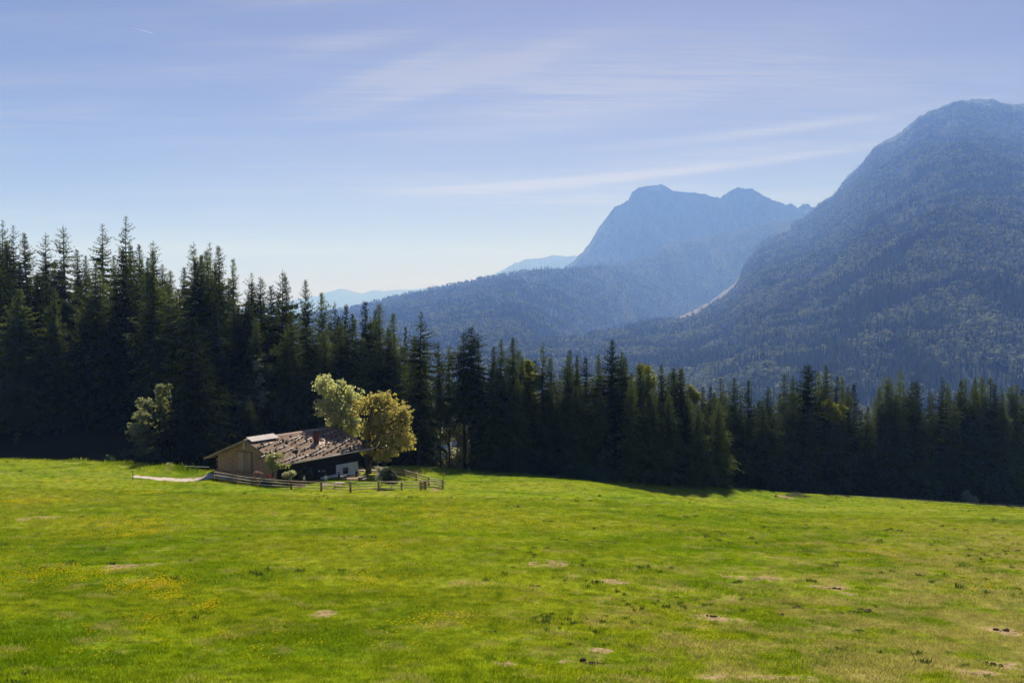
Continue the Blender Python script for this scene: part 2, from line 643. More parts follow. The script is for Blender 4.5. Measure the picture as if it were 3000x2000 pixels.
def meadow_color(w):
    """turf colour by place on the meadow; shared by the ground and the grass tufts"""
    geo = w.n('ShaderNodeNewGeometry')
    p = geo.outputs['Position']
    flat = w.vmap(p, (1, 1, 0.0))
    big = w.noise(flat, 0.028, 4, 0.55, 0.5)
    mid = w.noise(w.vmap(flat, (1, 1.0, 1), (0, 0, 0.4), (31, 7, 0)), 0.16, 4, 0.6, 0.6)
    sml = w.noise(w.vmap(flat, (1, 1, 1), (0, 0, 0), (3, 91, 0)), 1.1, 4, 0.62)
    tiny = w.noise(flat, 6.0, 3, 0.6)
    c = w.mix(w.ramp(mid, [(0.40, 0.0), (0.58, 1.0)]), (0.080, 0.148, 0.006), (0.185, 0.240, 0.012))
    c = w.mix(w.ramp(big, [(0.42, 0.0), (0.60, 0.7)]), c, (0.260, 0.265, 0.026))
    c = w.mix(w.ramp(sml, [(0.46, 0.0), (0.62, 0.75)]), c, (0.050, 0.098, 0.005))
    # dry straw-coloured thatch, more of it low on the right hand side
    sep = w.n('ShaderNodeSeparateXYZ')
    w.l(p, sep.inputs[0])
    dry = w.noise(w.vmap(flat, (1, 1, 1), (0, 0, 0.9), (12, 55, 0)), 0.34, 5, 0.66, 0.4)
    side = w.math('MULTIPLY_ADD', w.math('DIVIDE', sep.outputs[0], w.math('MAXIMUM', sep.outputs[1], 5.0)), 1.3, w.math('MULTIPLY_ADD', sep.outputs[1], -0.005, 0.25), clamp=True)
    dryf = w.ramp(w.math('ADD', dry, w.math('MULTIPLY', side, 0.28)), [(0.54, 0.0), (0.70, 0.7)])
    c = w.mix(dryf, c, (0.300, 0.240, 0.100))
    c = w.mix(w.ramp(tiny, [(0.48, 0.0), (0.68, 0.6)]), c, (0.285, 0.345, 0.036))
    return c, p, tiny, sml


def mat_meadow():
    m, w, out = mat_base('meadow_turf')
    c, p, tiny, sml = meadow_color(w)
    at = w.n('ShaderNodeAttribute', attribute_name='soil')
    tk = w.n('ShaderNodeAttribute', attribute_name='track')
    n1 = w.noise(p, 3.1, 5, 0.65)
    soil = w.mix(w.ramp(n1, [(0.35, 0.0), (0.65, 1.0)]), (0.17, 0.115, 0.06), (0.38, 0.285, 0.165))
    soil = w.mix(w.ramp(w.noise(p, 1.7, 3, 0.6), [(0.58, 0.0), (0.66, 0.8)]), soil, (0.05, 0.028, 0.018))
    sf = w.ramp(w.math('ADD', at.outputs['Fac'], w.math('MULTIPLY_ADD', n1, 0.5, -0.25)), [(0.25, 0.0), (0.6, 1.0)])
    c = w.mix(sf, c, soil)
    grav = w.mix(w.ramp(w.noise(p, 14, 4, 0.7), [(0.35, 0.0), (0.65, 1.0)]), (0.40, 0.33, 0.29), (0.58, 0.50, 0.45))
    c = w.mix(tk.outputs['Fac'], c, grav)
    lt = w.n('ShaderNodeAttribute', attribute_name='litter')
    c = w.mix(lt.outputs['Fac'], c, w.mix(w.noise(p, 1.3, 4, 0.6), (0.030, 0.022, 0.012), (0.045, 0.045, 0.016)))
    hgt = w.math('MULTIPLY_ADD', tiny, 0.5, w.math('MULTIPLY', sml, 1.2))
    b = w.n('ShaderNodeBsdfDiffuse')
    w.l(c, b.inputs[0])
    bp = w.n('ShaderNodeBump')
    bp.inputs['Strength'].default_value = 0.8
    bp.inputs['Distance'].default_value = 0.22
    w.l(hgt, bp.inputs['Height'])
    w.l(bp.outputs[0], b.inputs['Normal'])
    w.l(b.outputs[0], out.inputs[0])
    return m


M_MEADOW = mat_meadow()
acol = np.linspace(-0.78, 0.78, 620)
yrow = np.concatenate([np.geomspace(3, 24, 24, endpoint=False), np.geomspace(24, 140, 330, endpoint=False), np.linspace(140, 275, 230, endpoint=False), np.geomspace(275, 720, 70)])
AA, YY = np.meshgrid(acol, yrow)
XX = AA * YY
# the fan is narrow close to the camera: widen it there
XX = np.where(YY < 24, AA / 0.78 * (0.78 * 24 + (24 - YY) * 0.8), XX)
ZZ = ground(XX.ravel(), YY.ravel()).reshape(XX.shape)
SOILM = soil_mask(XX.ravel(), YY.ravel())
TRKM = track_mask(XX.ravel(), YY.ravel()).astype(np.float32)
nr, nc = XX.shape
idx = np.arange(nr * nc).reshape(nr, nc)
faces = np.stack([idx[:-1, :-1], idx[:-1, 1:], idx[1:, 1:], idx[1:, :-1]], -1).reshape(-1, 4)
me = mesh_np('meadow', np.c_[XX.ravel(), YY.ravel(), ZZ.ravel()], faces, True)
me.attributes.new('soil', 'FLOAT', 'POINT').data.foreach_set('value', SOILM.astype(np.float32))
me.attributes.new('track', 'FLOAT', 'POINT').data.foreach_set('value', TRKM)
FLOORM = sstep(YY - crest_Y(AA) + (fbm(XX / 4, YY / 4, 3, 19) - 0.5) * 7, 2.0, 6.0)
me.attributes.new('litter', 'FLOAT', 'POINT').data.foreach_set('value', FLOORM.astype(np.float32).ravel())
meadow = obj('meadow', me, M_MEADOW)
tag(meadow, 'sunlit green alpine meadow with dry patches sloping down to the hut', kind='structure')


# ================================================================ valley floor and mountains
def mat_mountain(name, rock_lo, rock_hi, green=(0.030, 0.042, 0.018)):
    m, w, out = mat_base(name)
    geo = w.n('ShaderNodeNewGeometry')
    p = geo.outputs['Position']
    at = w.n('ShaderNodeAttribute', attribute_name='rock')
    n1 = w.noise(p, 0.006, 6, 0.65, 0.6)
    n2 = w.noise(w.vmap(p, (1, 1, 0.35)), 0.022, 6, 0.7, 0.4)
    rk = w.mix(w.ramp(n2, [(0.35, 0.0), (0.68, 1.0)]), rock_lo, rock_hi)
    gr = w.mix(w.ramp(w.noise(p, 0.05, 5, 0.7), [(0.35, 0.0), (0.7, 1.0)]), green, (0.048, 0.055, 0.026))
    f = w.math('ADD', at.outputs['Fac'], w.math('ADD', w.math('MULTIPLY_ADD', n1, 0.8, -0.4), w.math('MULTIPLY_ADD', n2, 0.7, -0.35)))
    c = w.mix(w.ramp(f, [(0.42, 0.0), (0.58, 1.0)]), gr, rk)
    sa = w.n('ShaderNodeAttribute', attribute_name='scree')
    c = w.mix(sa.outputs['Fac'], c, (0.20, 0.19, 0.19))
    bsdf(w, out, c, 0.95, 0.05, w.math('ADD', n2, w.noise(p, 0.09, 4, 0.7)), 1.0, 14.0)
    return m


M_MTN = mat_mountain('mountain_slope', (0.028, 0.027, 0.026), (0.125, 0.118, 0.11))
MTN = {}
FAR = 2.8


def loft(name, label, ridge, base, ncol, nrow, amp, rock, seed, gpow=0.85, back=0.75, scree=None, gully=1.0):
    """a mountain: crest line given at photograph pixels and distances, falling to its foot in front and down again behind"""
    ridge = [(a_, b_, c_ * FAR) for a_, b_, c_ in ridge]
    base = [(a_, b_, c_ * FAR) for a_, b_, c_ in base]
    amp = amp * FAR
    rp = np.array([P(*q) for q in ridge])
    px = np.array([q[0] for q in ridge], float)
    cols = np.linspace(px[0], px[-1], ncol)
    Dr = np.interp(cols, px, [q[2] for q in ridge])
    yr = np.interp(cols, px, [q[1] for q in ridge])
    jag = (fbm(cols / 16, cols * 0, 4, seed) - 0.5) * 9 + (fbm(cols / 4.5, cols * 0, 3, seed + 3) - 0.5) * 8
    yr = yr + jag * rock[0]
    top = np.array([P(c, y, d) for c, y, d in zip(cols, yr, Dr)])
    bpx = np.array([q[0] for q in base], float)
    Db = np.interp(cols, bpx, [q[2] for q in base])
    yb = np.interp(cols, bpx, [q[1] for q in base])
    bot = np.array([P(c, y, d) for c, y, d in zip(cols, yb, Db)])
    s = np.linspace(0, 1, nrow) ** 1.15
    V, S = [], []
    nb = max(nrow // 5, 6)
    for k in range(nb, 0, -1):               # the far side of the ridge
        t = k / nb
        q = top.copy()
        q[:, 1] += (Dr - Db) * 0.6 * t
        q[:, 0] *= q[:, 1] / top[:, 1]
        q[:, 2] = top[:, 2] + (bot[:, 2] - top[:, 2]) * back * t
        V.append(q)
        S.append(np.full(ncol, 0.0))
    for t in s:
        q = top * (1 - t) + bot * t
        q[:, 2] = top[:, 2] + (bot[:, 2] - top[:, 2]) * t ** gpow
        V.append(q)
        S.append(np.full(ncol, t))
    V, S = np.array(V), np.array(S)
    sc = (Dr.mean() - Db.mean())
    e = np.clip(S * 6, 0, 1) * np.clip((1 - S) * 5, 0, 1)
    ang = V[..., 0] / V[..., 1]
    rr = np.hypot(V[..., 0], V[..., 1])
    g1 = ridged(V[..., 0] / (sc * 0.30), V[..., 1] / (sc * 0.55), 5, seed + 11) - 0.55
    g2 = fbm(V[..., 0] / (sc * 0.05), V[..., 1] / (sc * 0.06), 4, seed + 23) - 0.5
    rel = np.clip((top[:, 2] - bot[:, 2]) / max(1.0, (top[:, 2] - bot[:, 2]).max()), 0.12, 1.0)[None]
    V[..., 2] += e * rel * amp * (g1 * gully * 1.6 + g2 * 0.8 + (fbm(V[..., 0] / (sc * 0.016), V[..., 1] / (sc * 0.03), 3, seed + 31) - 0.5) * 0.3)
    n_r, n_c = S.shape
    ix = np.arange(n_r * n_c).reshape(n_r, n_c)
    f = np.stack([ix[:-1, :-1], ix[1:, :-1], ix[1:, 1:], ix[:-1, 1:]], -1).reshape(-1, 4)
    me = mesh_np(name, V.reshape(-1, 3), f, True)
    rk = np.interp(S, rock[1], rock[2]).astype(np.float32)
    me.attributes.new('rock', 'FLOAT', 'POINT').data.foreach_set('value', rk.ravel())
    if scree is not None:
        x0, x1, s1 = scree
        cc = np.broadcast_to(cols[None], S.shape)
        sr = sstep(cc, x0 - 12, x0 + 12) * sstep(cc, x1 + 4, x1 - 8) * sstep(S + 0.02 * (fbm(cc / 9, S * 60, 3, 3) - 0.5), s1 * 1.3, s1 * 0.7)
        me.attributes.new('scree', 'FLOAT', 'POINT').data.foreach_set('value', sr.astype(np.float32).ravel())
    o = obj(name, me, M_MTN)
    tag(o, label, kind='structure')
    MTN[name] = (V, S, cols, nb)
    return o


RIDGE_A = [(1150, 1062, 1500), (1400, 1032, 1600), (1550, 1006, 1750), (1700, 985, 1900), (1800, 967, 2050), (1900, 946, 2200), (2000, 924, 2350),
           (2080, 884, 2600), (2155, 828, 2950), (2185, 765, 3150), (2230, 712, 3350), (2300, 668, 3600), (2370, 628, 3900), (2400, 598, 3950),
           (2440, 571, 3950), (2480, 526, 3900), (2530, 472, 3850), (2560, 431, 3850), (2640, 386, 3850), (2700, 336, 3800), (2760, 310, 3800), (2800, 297, 3800),
           (2850, 291, 3800), (2910, 291, 3800), (2940, 303, 3800), (2968, 309, 3800), (3000, 301, 3800), (3150, 270, 3850), (3400, 300, 3900), (3700, 380, 3900)]
loft('large_mountain', 'high wooded mountain filling the right side, rocky summit dome above dark forest', RIDGE_A,
     [(1150, 1330, 700), (2000, 1330, 700), (3000, 1330, 720), (3700, 1330, 720)], 460, 200, 55, (0.7, [0, .03, .10, .22, .34, 1], [.12, .34, .46, .38, .10, -.25]), 3, 0.95, gully=0.8, scree=(1985, 2164, 0.11))
RIDGE_B = [(1560, 850, 5320), (1620, 805, 5472), (1645, 790, 5472), (1672, 772, 5548), (1720, 722, 5624), (1758, 662, 5700), (1775, 640, 5700), (1800, 606, 5700), (1825, 594, 5700),
           (1842, 583, 5700), (1852, 562, 5700), (1870, 552, 5700), (1910, 541, 5700), (1940, 543, 5700), (1965, 556, 5700), (2010, 563, 5700), (2060, 570, 5700), (2100, 578, 5700), (2112, 581, 5700),
           (2135, 560, 5548), (2160, 549, 5548), (2200, 552, 5548), (2230, 570, 5548), (2270, 590, 5548), (2300, 598, 5548), (2320, 596, 5548), (2338, 608, 5548),
           (2352, 599, 5548), (2366, 596, 5548), (2378, 606, 5548), (2440, 620, 5548), (2600, 660, 5548), (2800, 700, 5548)]
loft('rocky_mountain', 'pale blue rocky twin-peaked mountain far behind the wooded ridge', RIDGE_B,
     [(1560, 900, 4800), (2100, 900, 4900), (2800, 900, 4900)], 420, 130, 170, (0.9, [0, .3, .5, .7, 1], [.52, .50, .42, .2, .0]), 8, 0.8, gully=1.0)
loft('wooded_ridge', 'long wooded ridge running left behind the forest', [(820, 950, 3300), (900, 925, 3300), (1000, 908, 3300), (1100, 886, 3300), (1200, 861, 3300), (1300, 839, 3300), (1400, 819, 3300),
     (1500, 803, 3350), (1570, 789, 3400), (1672, 785, 3500), (1781, 778, 3800), (1840, 774, 4100), (1880, 758, 4300), (1913, 744, 4400), (1944, 718, 4500), (1990, 705, 4600), (2040, 697, 4650), (2092, 688, 4700), (2160, 672, 4700), (2230, 655, 4700), (2340, 635, 4700), (2500, 620, 4700)],
     [(820, 1300, 800), (1500, 1300, 850), (1850, 1150, 2300), (2050, 1020, 3400), (2500, 1000, 3600)], 360, 140, 60, (0.25, [0, .1, .4, 1], [-.1, -.05, -.2, -.3]), 21, 0.9)
loft('distant_ridge', 'hazy blue ridge left of the rocky mountain', [(1380, 845, 10500), (1440, 808, 10500), (1465, 795, 10500), (1490, 782, 10500), (1515, 768, 10500), (1545, 759, 10500), (1580, 757, 10500),
     (1620, 746, 10500), (1660, 752, 10500), (1690, 748, 10500), (1760, 770, 10500), (1900, 800, 10500)], [(1380, 880, 9000), (1900, 880, 9000)], 160, 30, 90, (0.5, [0, 1], [.4, .2]), 33, 0.9)
loft('far_hills', 'faint pale hills on the horizon left of the wooded ridge', [(700, 905, 14000), (850, 880, 14000), (930, 866, 14000), (960, 855, 14000), (1000, 845, 14000), (1035, 853, 14000), (1060, 860, 14000), (1095, 848, 14000),
     (1125, 853, 14000), (1170, 848, 14000), (1230, 846, 14000), (1290, 838, 14000), (1340, 834, 14000), (1500, 845, 14000), (1700, 870, 14000)],
     [(700, 915, 12500), (1700, 915, 12500)], 200, 24, 60, (0.4, [0, 1], [.3, .1]), 41, 0.9)
# the land beneath everything, out to the horizon
gx = np.concatenate([np.linspace(-32000, -900, 26), np.linspace(-600, 600, 7), np.linspace(900, 32000, 26)])
gy = np.concatenate([np.linspace(-1200, 300, 4), np.linspace(700, 46000, 70)])
GX, GY = np.meshgrid(gx, gy)
GZ = -350 + 25 * (fbm(GX / 900, GY / 900, 3, 4) - 0.5)
ix = np.arange(GX.size).reshape(GX.shape)
f = np.stack([ix[:-1, :-1], ix[:-1, 1:], ix[1:, 1:], ix[1:, :-1]], -1).reshape(-1, 4)
me = mesh_np('valley_ground', np.c_[GX.ravel(), GY.ravel(), GZ.ravel()], f, True)
me.attributes.new('rock', 'FLOAT', 'POINT').data.foreach_set('value', np.full(GX.size, -0.4, np.float32))
tag(obj('valley_ground', me, M_MTN), 'wooded valley floor below the mountains', kind='structure')

# ---- the air between: one closed box of haze
HAZE_DENS = 0.000145
mh, w, out = mat_base('haze_air')
pv = w.n('ShaderNodeVolumePrincipled')
pv.inputs['Color'].default_value = (0.125, 0.235, 0.58, 1)
pv.inputs['Absorption Color'].default_value = (1, 1, 1, 1)     # clear air: it only scatters
for k in ('Density Attribute', 'Color Attribute', 'Temperature Attribute'):
    pv.inputs[k].default_value = ''
pv.inputs['Density'].default_value = HAZE_DENS
pv.inputs['Anisotropy'].default_value = 0.1
w.l(pv.outputs[0], out.inputs['Volume'])
try:
    mh.cycles.homogeneous_volume = True
except Exception:
    pass
hz = MB().box((-33000, -1500, -420), (33000, 47500, 2700)).build('haze', mh)
tag(hz, 'thin blue haze filling the valley air', kind='stuff')

# ================================================================ trees
M_SPRUCE = leaf_mat('spruce_needles', (0.022, 0.031, 0.008), (0.140, 0.172, 0.052), 0.40, 0.5, 0.5, 0.0)
M_BARK = mat_noise('spruce_bark', (0.035, 0.026, 0.020), (0.10, 0.078, 0.062), 2.5, 0.95, 0.1, (1, 1, 0.25), 0.8)


def kites(base, dirn, side, length, width):
    """one kite-shaped leaf spray per row: base point, direction, sideways axis"""
    mid = base + dirn * (length * 0.45)[:, None]
    tip = base + dirn * length[:, None]
    sw = side * (width * 0.5)[:, None]
    v = np.stack([base, mid + sw, tip, mid - sw], 1).reshape(-1, 3)
    f = np.arange(len(v)).reshape(-1, 4)
    return v, f


def norm(a):
    return a / np.maximum(np.linalg.norm(a, axis=-1, keepdims=True), 1e-9)


def spruce_meshes(name, seed, H=30.0, cb=0.12, rad=3.3, gap=0.36, per=5, irr=0.35, power=0.8, thin_top=0.0, trunk_r=0.32, tw=1.0, fir=False):
    r = np.random.default_rng(seed)
    zs = []
    z = H * cb
    while z < H - 0.35:
        zs.append(z)
        z += gap * r.uniform(0.7, 1.35) * (0.75 + 0.5 * (1 - z / H))
    B0, BL, BA, BE, BD = [], [], [], [], []
    ph = r.uniform(0, 6.28, 3)
    miss = r.uniform(0, 1, 60)
    for z in zs:
        t = (H - z) / (H * (1 - cb))
        prof = min(1.0, (t * 1.5) ** power) * (1.0 - 0.22 * max(0, t - 0.7) / 0.3)
        if fir:
            prof = min(1.0, (t * 2.2) ** 0.55) * (1 - 0.25 * t)
        k = per + int(r.integers(-1, 2))
        if t < 0.25:
            k = max(3, k - int(thin_top * 3))
        a0 = r.uniform(0, 6.28)
        for j in range(k):
            a = a0 + 6.283 * j / k + r.normal(0, 0.22)
            lob = 1 + irr * (0.5 * math.sin(a * 2 + z * 0.31 + ph[0]) + 0.6 * math.sin(a + z * 0.83 + ph[1]))
            L = rad * prof * lob * r.uniform(0.62, 1.1)
            if miss[int(z * 1.3) % 60] < irr * 0.35 and r.random() < 0.55:
                L *= 0.45
            L = max(L, 0.28)
            B0.append((0, 0, min(z + r.uniform(-0.5, 0.5) * gap, H - 0.3)))
            BL.append(L)
            BA.append(a)
            BE.append(math.radians((32 if not fir else 20) - 62 * min(1, t * 1.5) + r.normal(0, 7)) if not fir else math.radians(14 - 22 * t + r.normal(0, 6)))
            BD.append(r.uniform(0.10, 0.30) * (0.4 + min(1, t * 2)))
    B0, BL, BA, BE, BD = map(np.array, (B0, BL, BA, BE, BD))
    outd = np.stack([np.cos(BA), np.sin(BA), 0 * BA], 1)
    sid = np.stack([-np.sin(BA), np.cos(BA), 0 * BA], 1)

    def at(i, s):
        rr = BL[i] * s * np.cos(BE[i] * 0.7)
        zz = BL[i] * (np.sin(BE[i]) * s - BD[i] * s * s + 0.22 * s ** 3)
        p = B0[i] + outd[i] * rr[:, None]
        p[:, 2] += zz
        return p
    VV, FF, off = [], [], 0

    def push(v, f):
        nonlocal off
        VV.append(v)
        FF.append(f + off)
        off += len(v)
    n_tw = np.maximum(3, np.ceil(BL / 0.24)).astype(int)
    ii = np.repeat(np.arange(len(BL)), n_tw)
    ss = np.concatenate([(np.arange(n) + 0.6) / n for n in n_tw])
    for sgn in (-1, 1):
        s = np.clip(ss + r.normal(0, 0.04, len(ss)), 0.06, 1.0)
        b = at(ii, s)
        down = r.uniform(0.12, 0.75, len(s))
        dr = norm(sid[ii] * (sgn * r.uniform(0.35, 0.95, len(s)))[:, None] + outd[ii] * r.uniform(0.35, 0.9, len(s))[:, None] - np.array((0, 0, 1.0)) * down[:, None])
        ln = tw * r.uniform(0.42, 0.85, len(s)) * np.clip(0.25 + 0.85 * BL[ii] / rad, 0.3, 1.05) * (1.15 - 0.5 * s)
        wd = ln * r.uniform(0.26, 0.40, len(s))
        sv = norm(np.cross(dr, r.normal(0, 1, (len(s), 3)) * 0.6 + np.array((0, 0, 1.0))))
        push(*kites(b, dr, sv, ln, wd))
    # hanging twigs under each branch, and the tip
    m = r.random(len(ii)) < (0.55 if not fir else 0.15)
    i2, s2 = ii[m], ss[m]
    b = at(i2, s2)
    dr = norm(np.array((0, 0, -1.0)) + r.normal(0, 0.22, (len(i2), 3)))
    ln = tw * r.uniform(0.35, 0.8, len(i2)) * np.clip(BL[i2] / rad, 0.3, 1)
    sv = norm(np.cross(dr, r.normal(0, 1, (len(i2), 3))))
    push(*kites(b, dr, sv, ln, ln * 0.36))
    ia = np.arange(len(BL))
    e = at(ia, np.ones(len(BL)) * 0.82)
    dr = norm(at(ia, np.ones(len(BL))) - e + np.array((0, 0, 0.04)))
    sv = norm(np.cross(dr, np.array((0, 0, 1.0)) + r.normal(0, 0.3, (len(BL), 3))))
    push(*kites(e, dr, sv, np.clip(BL * 0.3, 0.25, 0.75), np.clip(BL * 0.10, 0.09, 0.24)))
    # leader
    nt = 10
    zt = np.linspace(H - 1.3, H - 0.1, nt)
    b = np.stack([0 * zt, 0 * zt, zt], 1)
    an = r.uniform(0, 6.28, nt)
    dr = norm(np.stack([np.cos(an), np.sin(an), 0.5 + 0 * an], 1))
    push(*kites(b, dr, norm(np.cross(dr, np.array((0, 0, 1.0)))), np.linspace(0.42, 0.16, nt), np.full(nt, 0.10)))
    crown = mesh_np(name + '_crown', np.concatenate(VV), np.concatenate(FF))
    # trunk with limbs
    mb = MB()
    tz = [-1.2, 0.0, 0.8, H * 0.2, H * 0.45, H * 0.7, H * 0.88, H]
    tr = [trunk_r * 1.5, trunk_r * 1.25, trunk_r * 1.02, trunk_r * 0.88, trunk_r * 0.66, trunk_r * 0.40, trunk_r * 0.19, 0.02]
    wob = r.normal(0, 0.05, (len(tz), 2))
    mb.tube([(wob[i][0] * (0 < i < len(tz) - 1), wob[i][1] * (0 < i < len(tz) - 1), tz[i]) for i in range(len(tz))], tr, 8)
    tv, tf = np.array(mb.v), mb.f
    lv, lf = [], []
    o2 = 0
    for s0, s1 in ((0.0, 0.35), (0.35, 0.75)):
        p0, p1 = at(ia, np.full(len(BL), s0)), at(ia, np.full(len(BL), s1))
        wq = np.clip(BL * 0.011, 0.008, 0.05)
        up = np.array((0, 0, 1.0))
        v = np.stack([p0 - up * wq[:, None], p1 - up * (wq * 0.6)[:, None], p1 + up * (wq * 0.6)[:, None], p0 + up * wq[:, None]], 1).reshape(-1, 3)
        lv.append(v)
        lf.append(np.arange(len(v)).reshape(-1, 4) + o2)
        o2 += len(v)
    # dead stubs on the clear stem below the crown
    quads = np.array([f for f in tf if len(f) == 4])
    trunk = mesh_np(name + '_trunk', np.concatenate([tv] + lv), [quads] + [q + len(tv) for q in lf])
    crown.materials.append(M_SPRUCE)
    trunk.materials.append(M_BARK)
    return trunk, crown, H


SPR = {
    'open': [spruce_meshes('spruce_open', s, 32, 0.16, 4.6, 0.62, 6, 0.5, 0.74, 0.4, tw=1.25) for s in (1, 2, 3, 21)],
    'full': [spruce_meshes('spruce_full', s, 30, 0.06, 5.0, 0.48, 8, 0.36, 0.78, tw=1.3) for s in (4, 5, 6, 22)],
    'narrow': [spruce_meshes('spruce_narrow', s, 30, 0.08, 3.5, 0.46, 7, 0.40, 0.7, tw=1.2) for s in (7, 8, 23)],
    'bare': [spruce_meshes('spruce_bare', s, 33, 0.42, 4.6, 0.52, 7, 0.5, 0.74, tw=1.25) for s in (9, 10)],
    'fir': [spruce_meshes('silver_fir', s, 30, 0.15, 4.0, 0.46, 8, 0.22, 0.8, tw=1.15, fir=True) for s in (12, 24)],
    'young': [spruce_meshes('spruce_young', s, 18, 0.02, 3.9, 0.36, 8, 0.24, 1.0, trunk_r=0.2, tw=1.05) for s in (13, 14)],
}
_spr_count = {}


def place_spruce(kind, px, py, D, name='spruce_tree', width=1.0, rz=None, maxh=50):
    p = P(px, py, D)
    base = gz(p[0], p[1]) - 0.1
    H = min(p[2] - base, maxh)
    if H < 3:
        return None
    k = _spr_count.get(kind, 0)
    _spr_count[kind] = k + 1
    tm, cm, H0 = SPR[kind][k % len(SPR[kind])]
    sc = H / H0
    w_ = width * (sc ** 0.6) * rng.uniform(1.08, 1.38)
    root = bpy.data.objects.new(name, None)
    root.empty_display_size = 0.2
    COL.objects.link(root)
    root.location = (p[0], p[1], base)
    root.rotation_euler = (rng.normal(0, 0.012), rng.normal(0, 0.012), rng.uniform(0, 6.28) if rz is None else rz)
    root.scale = (w_, w_, sc)
    t = bpy.data.objects.new('trunk', tm)
    c = bpy.data.objects.new('crown', cm)
    for o in (t, c):
        COL.objects.link(o)
        o.parent = root
    return root


def front_off(px):
    return float(np.interp(px, [-400, 0, 600, 900, 1130, 1240, 1330, 1500, 1850, 2060, 2150, 2300, 3400],
                           [44, 43, 43, 36, 26, 14, 16, 11, 0, 0, 18, 30, 34]))


# treetops read from the photograph: (px, py, extra distance behind the front row, kind, width)
TOPS_L = [(3, 643, 45, 'open', 1), (36, 659, 38, 'open', .9), (84, 682, 34, 'full', .9), (132, 679, 30, 'open', .9), (184, 659, 26, 'open', 1.15), (230, 730, 40, 'narrow', .9),
          (247, 748, 46, 'full', .9), (298, 654, 30, 'open', 1.05), (363, 633, 28, 'open', 1.1), (403, 715, 34, 'narrow', 1), (453, 702, 24, 'open', 1.05), (505, 790, 40, 'full', .9), (569, 707, 26, 'open', 1.15),
          (621, 709, 24, 'open', 1.0), (645, 720, 20, 'narrow', 1.1), (683, 757, 26, 'narrow', 1.1), (735, 799, 22, 'open', .9), (763, 809, 14, 'full', 1.0),
          (828, 788, 14, 'open', 1.1), (847, 805, 22, 'narrow', 1), (905, 818, 12, 'full', .8), (952, 856, 10, 'full', .95), (978, 879, 16, 'open', .9), (1013, 891, 12, 'narrow', .9),
          (1068, 881, 8, 'narrow', 1.1), (1094, 905, 14, 'narrow', .9), (1117, 885, 8, 'full', 1.0), (1148, 915, 12, 'narrow', 1.0), (1178, 955, 18, 'narrow', .8), (1205, 985, 20, 'narrow', .7)]
FRONT_L = [(51, 845, 0, 'full', 1.45), (163, 840, 2, 'full', 1.0), (-60, 760, 4, 'full', 1.3), (566, 927, -20, 'young', 1.55), (860, 906, -2, 'full', 1.1), (330, 900, 4, 'full', 1.1), (250, 930, 2, 'bare', 1.0),
           (440, 880, 6, 'full', 1.1), (700, 900, 6, 'full', 1.0), (755, 930, 2, 'narrow', 1.2), (640, 860, 8, 'narrow', 1.2), (950, 960, 2, 'full', 1.1), (1060, 990, 2, 'full', 1.0),
           (1140, 1000, 4, 'full', 1.0), (1000, 940, 5, 'narrow', 1.1), (110, 800, 8, 'full', 1.1), (480, 1120, -14, 'young', 1.0), (730, 1160, -12, 'young', 1.0)]
TOPS_R = [(1226, 910, -4, 'open', 1.1), (1291, 999, 4, 'bare', .6), (1316, 1009, 5, 'bare', .5), (1361, 974, 0, 'bare', 1.1), (1382, 955, 2, 'bare', 1.25), (1403, 995, 0, 'narrow', .9), (1441, 1013, 2, 'narrow', 1),
          (1472, 992, 2, 'full', .9), (1502, 987, 4, 'narrow', 1.05), (1586, 999, 4, 'open', .85), (1618, 1046, 6, 'narrow', 1), (1658, 1038, 2, 'full', .9), (1671, 1024, 8, 'narrow', .9), (1693, 1039, 4, 'narrow', 1.0),
          (1720, 1045, 6, 'narrow', 1.0), (1758, 1036, 2, 'narrow', 1.1), (1793, 994, 2, 'full', .95), (1826, 1029, 4, 'full', .8), (1838, 1045, 8, 'narrow', .9), (1879, 1057, 6, 'fir', .8), (1896, 1069, 2, 'full', .9),
          (1937, 1064, 4, 'full', .85), (1975, 1074, 8, 'fir', .7), (1991, 1078, 2, 'full', 1.05), (2003, 1076, 6, 'narrow', .8), (2061, 1132, 6, 'narrow', 1), (2082, 1131, 8, 'narrow', 1), (2118, 1101, 4, 'open', .8), (2147, 1106, 2, 'full', 1.0),
          (2193, 1111, 2, 'full', .9), (2254, 1130, 2, 'full', 1.0), (2300, 1093, 6, 'narrow', 1.0), (2328, 1098, 2, 'full', .85), (2363, 1061, 4, 'fir', 1.0), (2396, 1091, 8, 'narrow', 1.0), (2415, 1067, 2, 'full', .8),
          (2448, 1098, 4, 'full', .75), (2474, 1100, 8, 'narrow', 1.1), (2489, 1126, 0, 'full', .9), (2503, 1123, 4, 'narrow', 1.1), (2575, 1133, 2, 'full', .9), (2602, 1100, 4, 'fir', .9), (2628, 1072, 4, 'open', .8), (2668, 1116, 4, 'full', .8),
          (2681, 1110, 8, 'fir', .8), (2721, 1147, 2, 'narrow', .9), (2733, 1151, 6, 'narrow', .9), (2758, 1100, 4, 'open', .8), (2770, 1119, 6, 'narrow', .9), (2814, 1109, 2, 'full', .8), (2826, 1109, 6, 'narrow', 1.0), (2844, 1100, 2, 'full', .8),
          (2880, 1102, 4, 'full', .9), (2898, 1105, 6, 'narrow', 1.1), (2919, 1123, 2, 'narrow', 1.0), (2933, 1137, 0, 'full', .8), (2959, 1128, 4, 'fir', .7), (2977, 1121, 2, 'full', .9), (2998, 1137, 6, 'narrow', 1.0), (3040, 1120, 3, 'full', 1)]
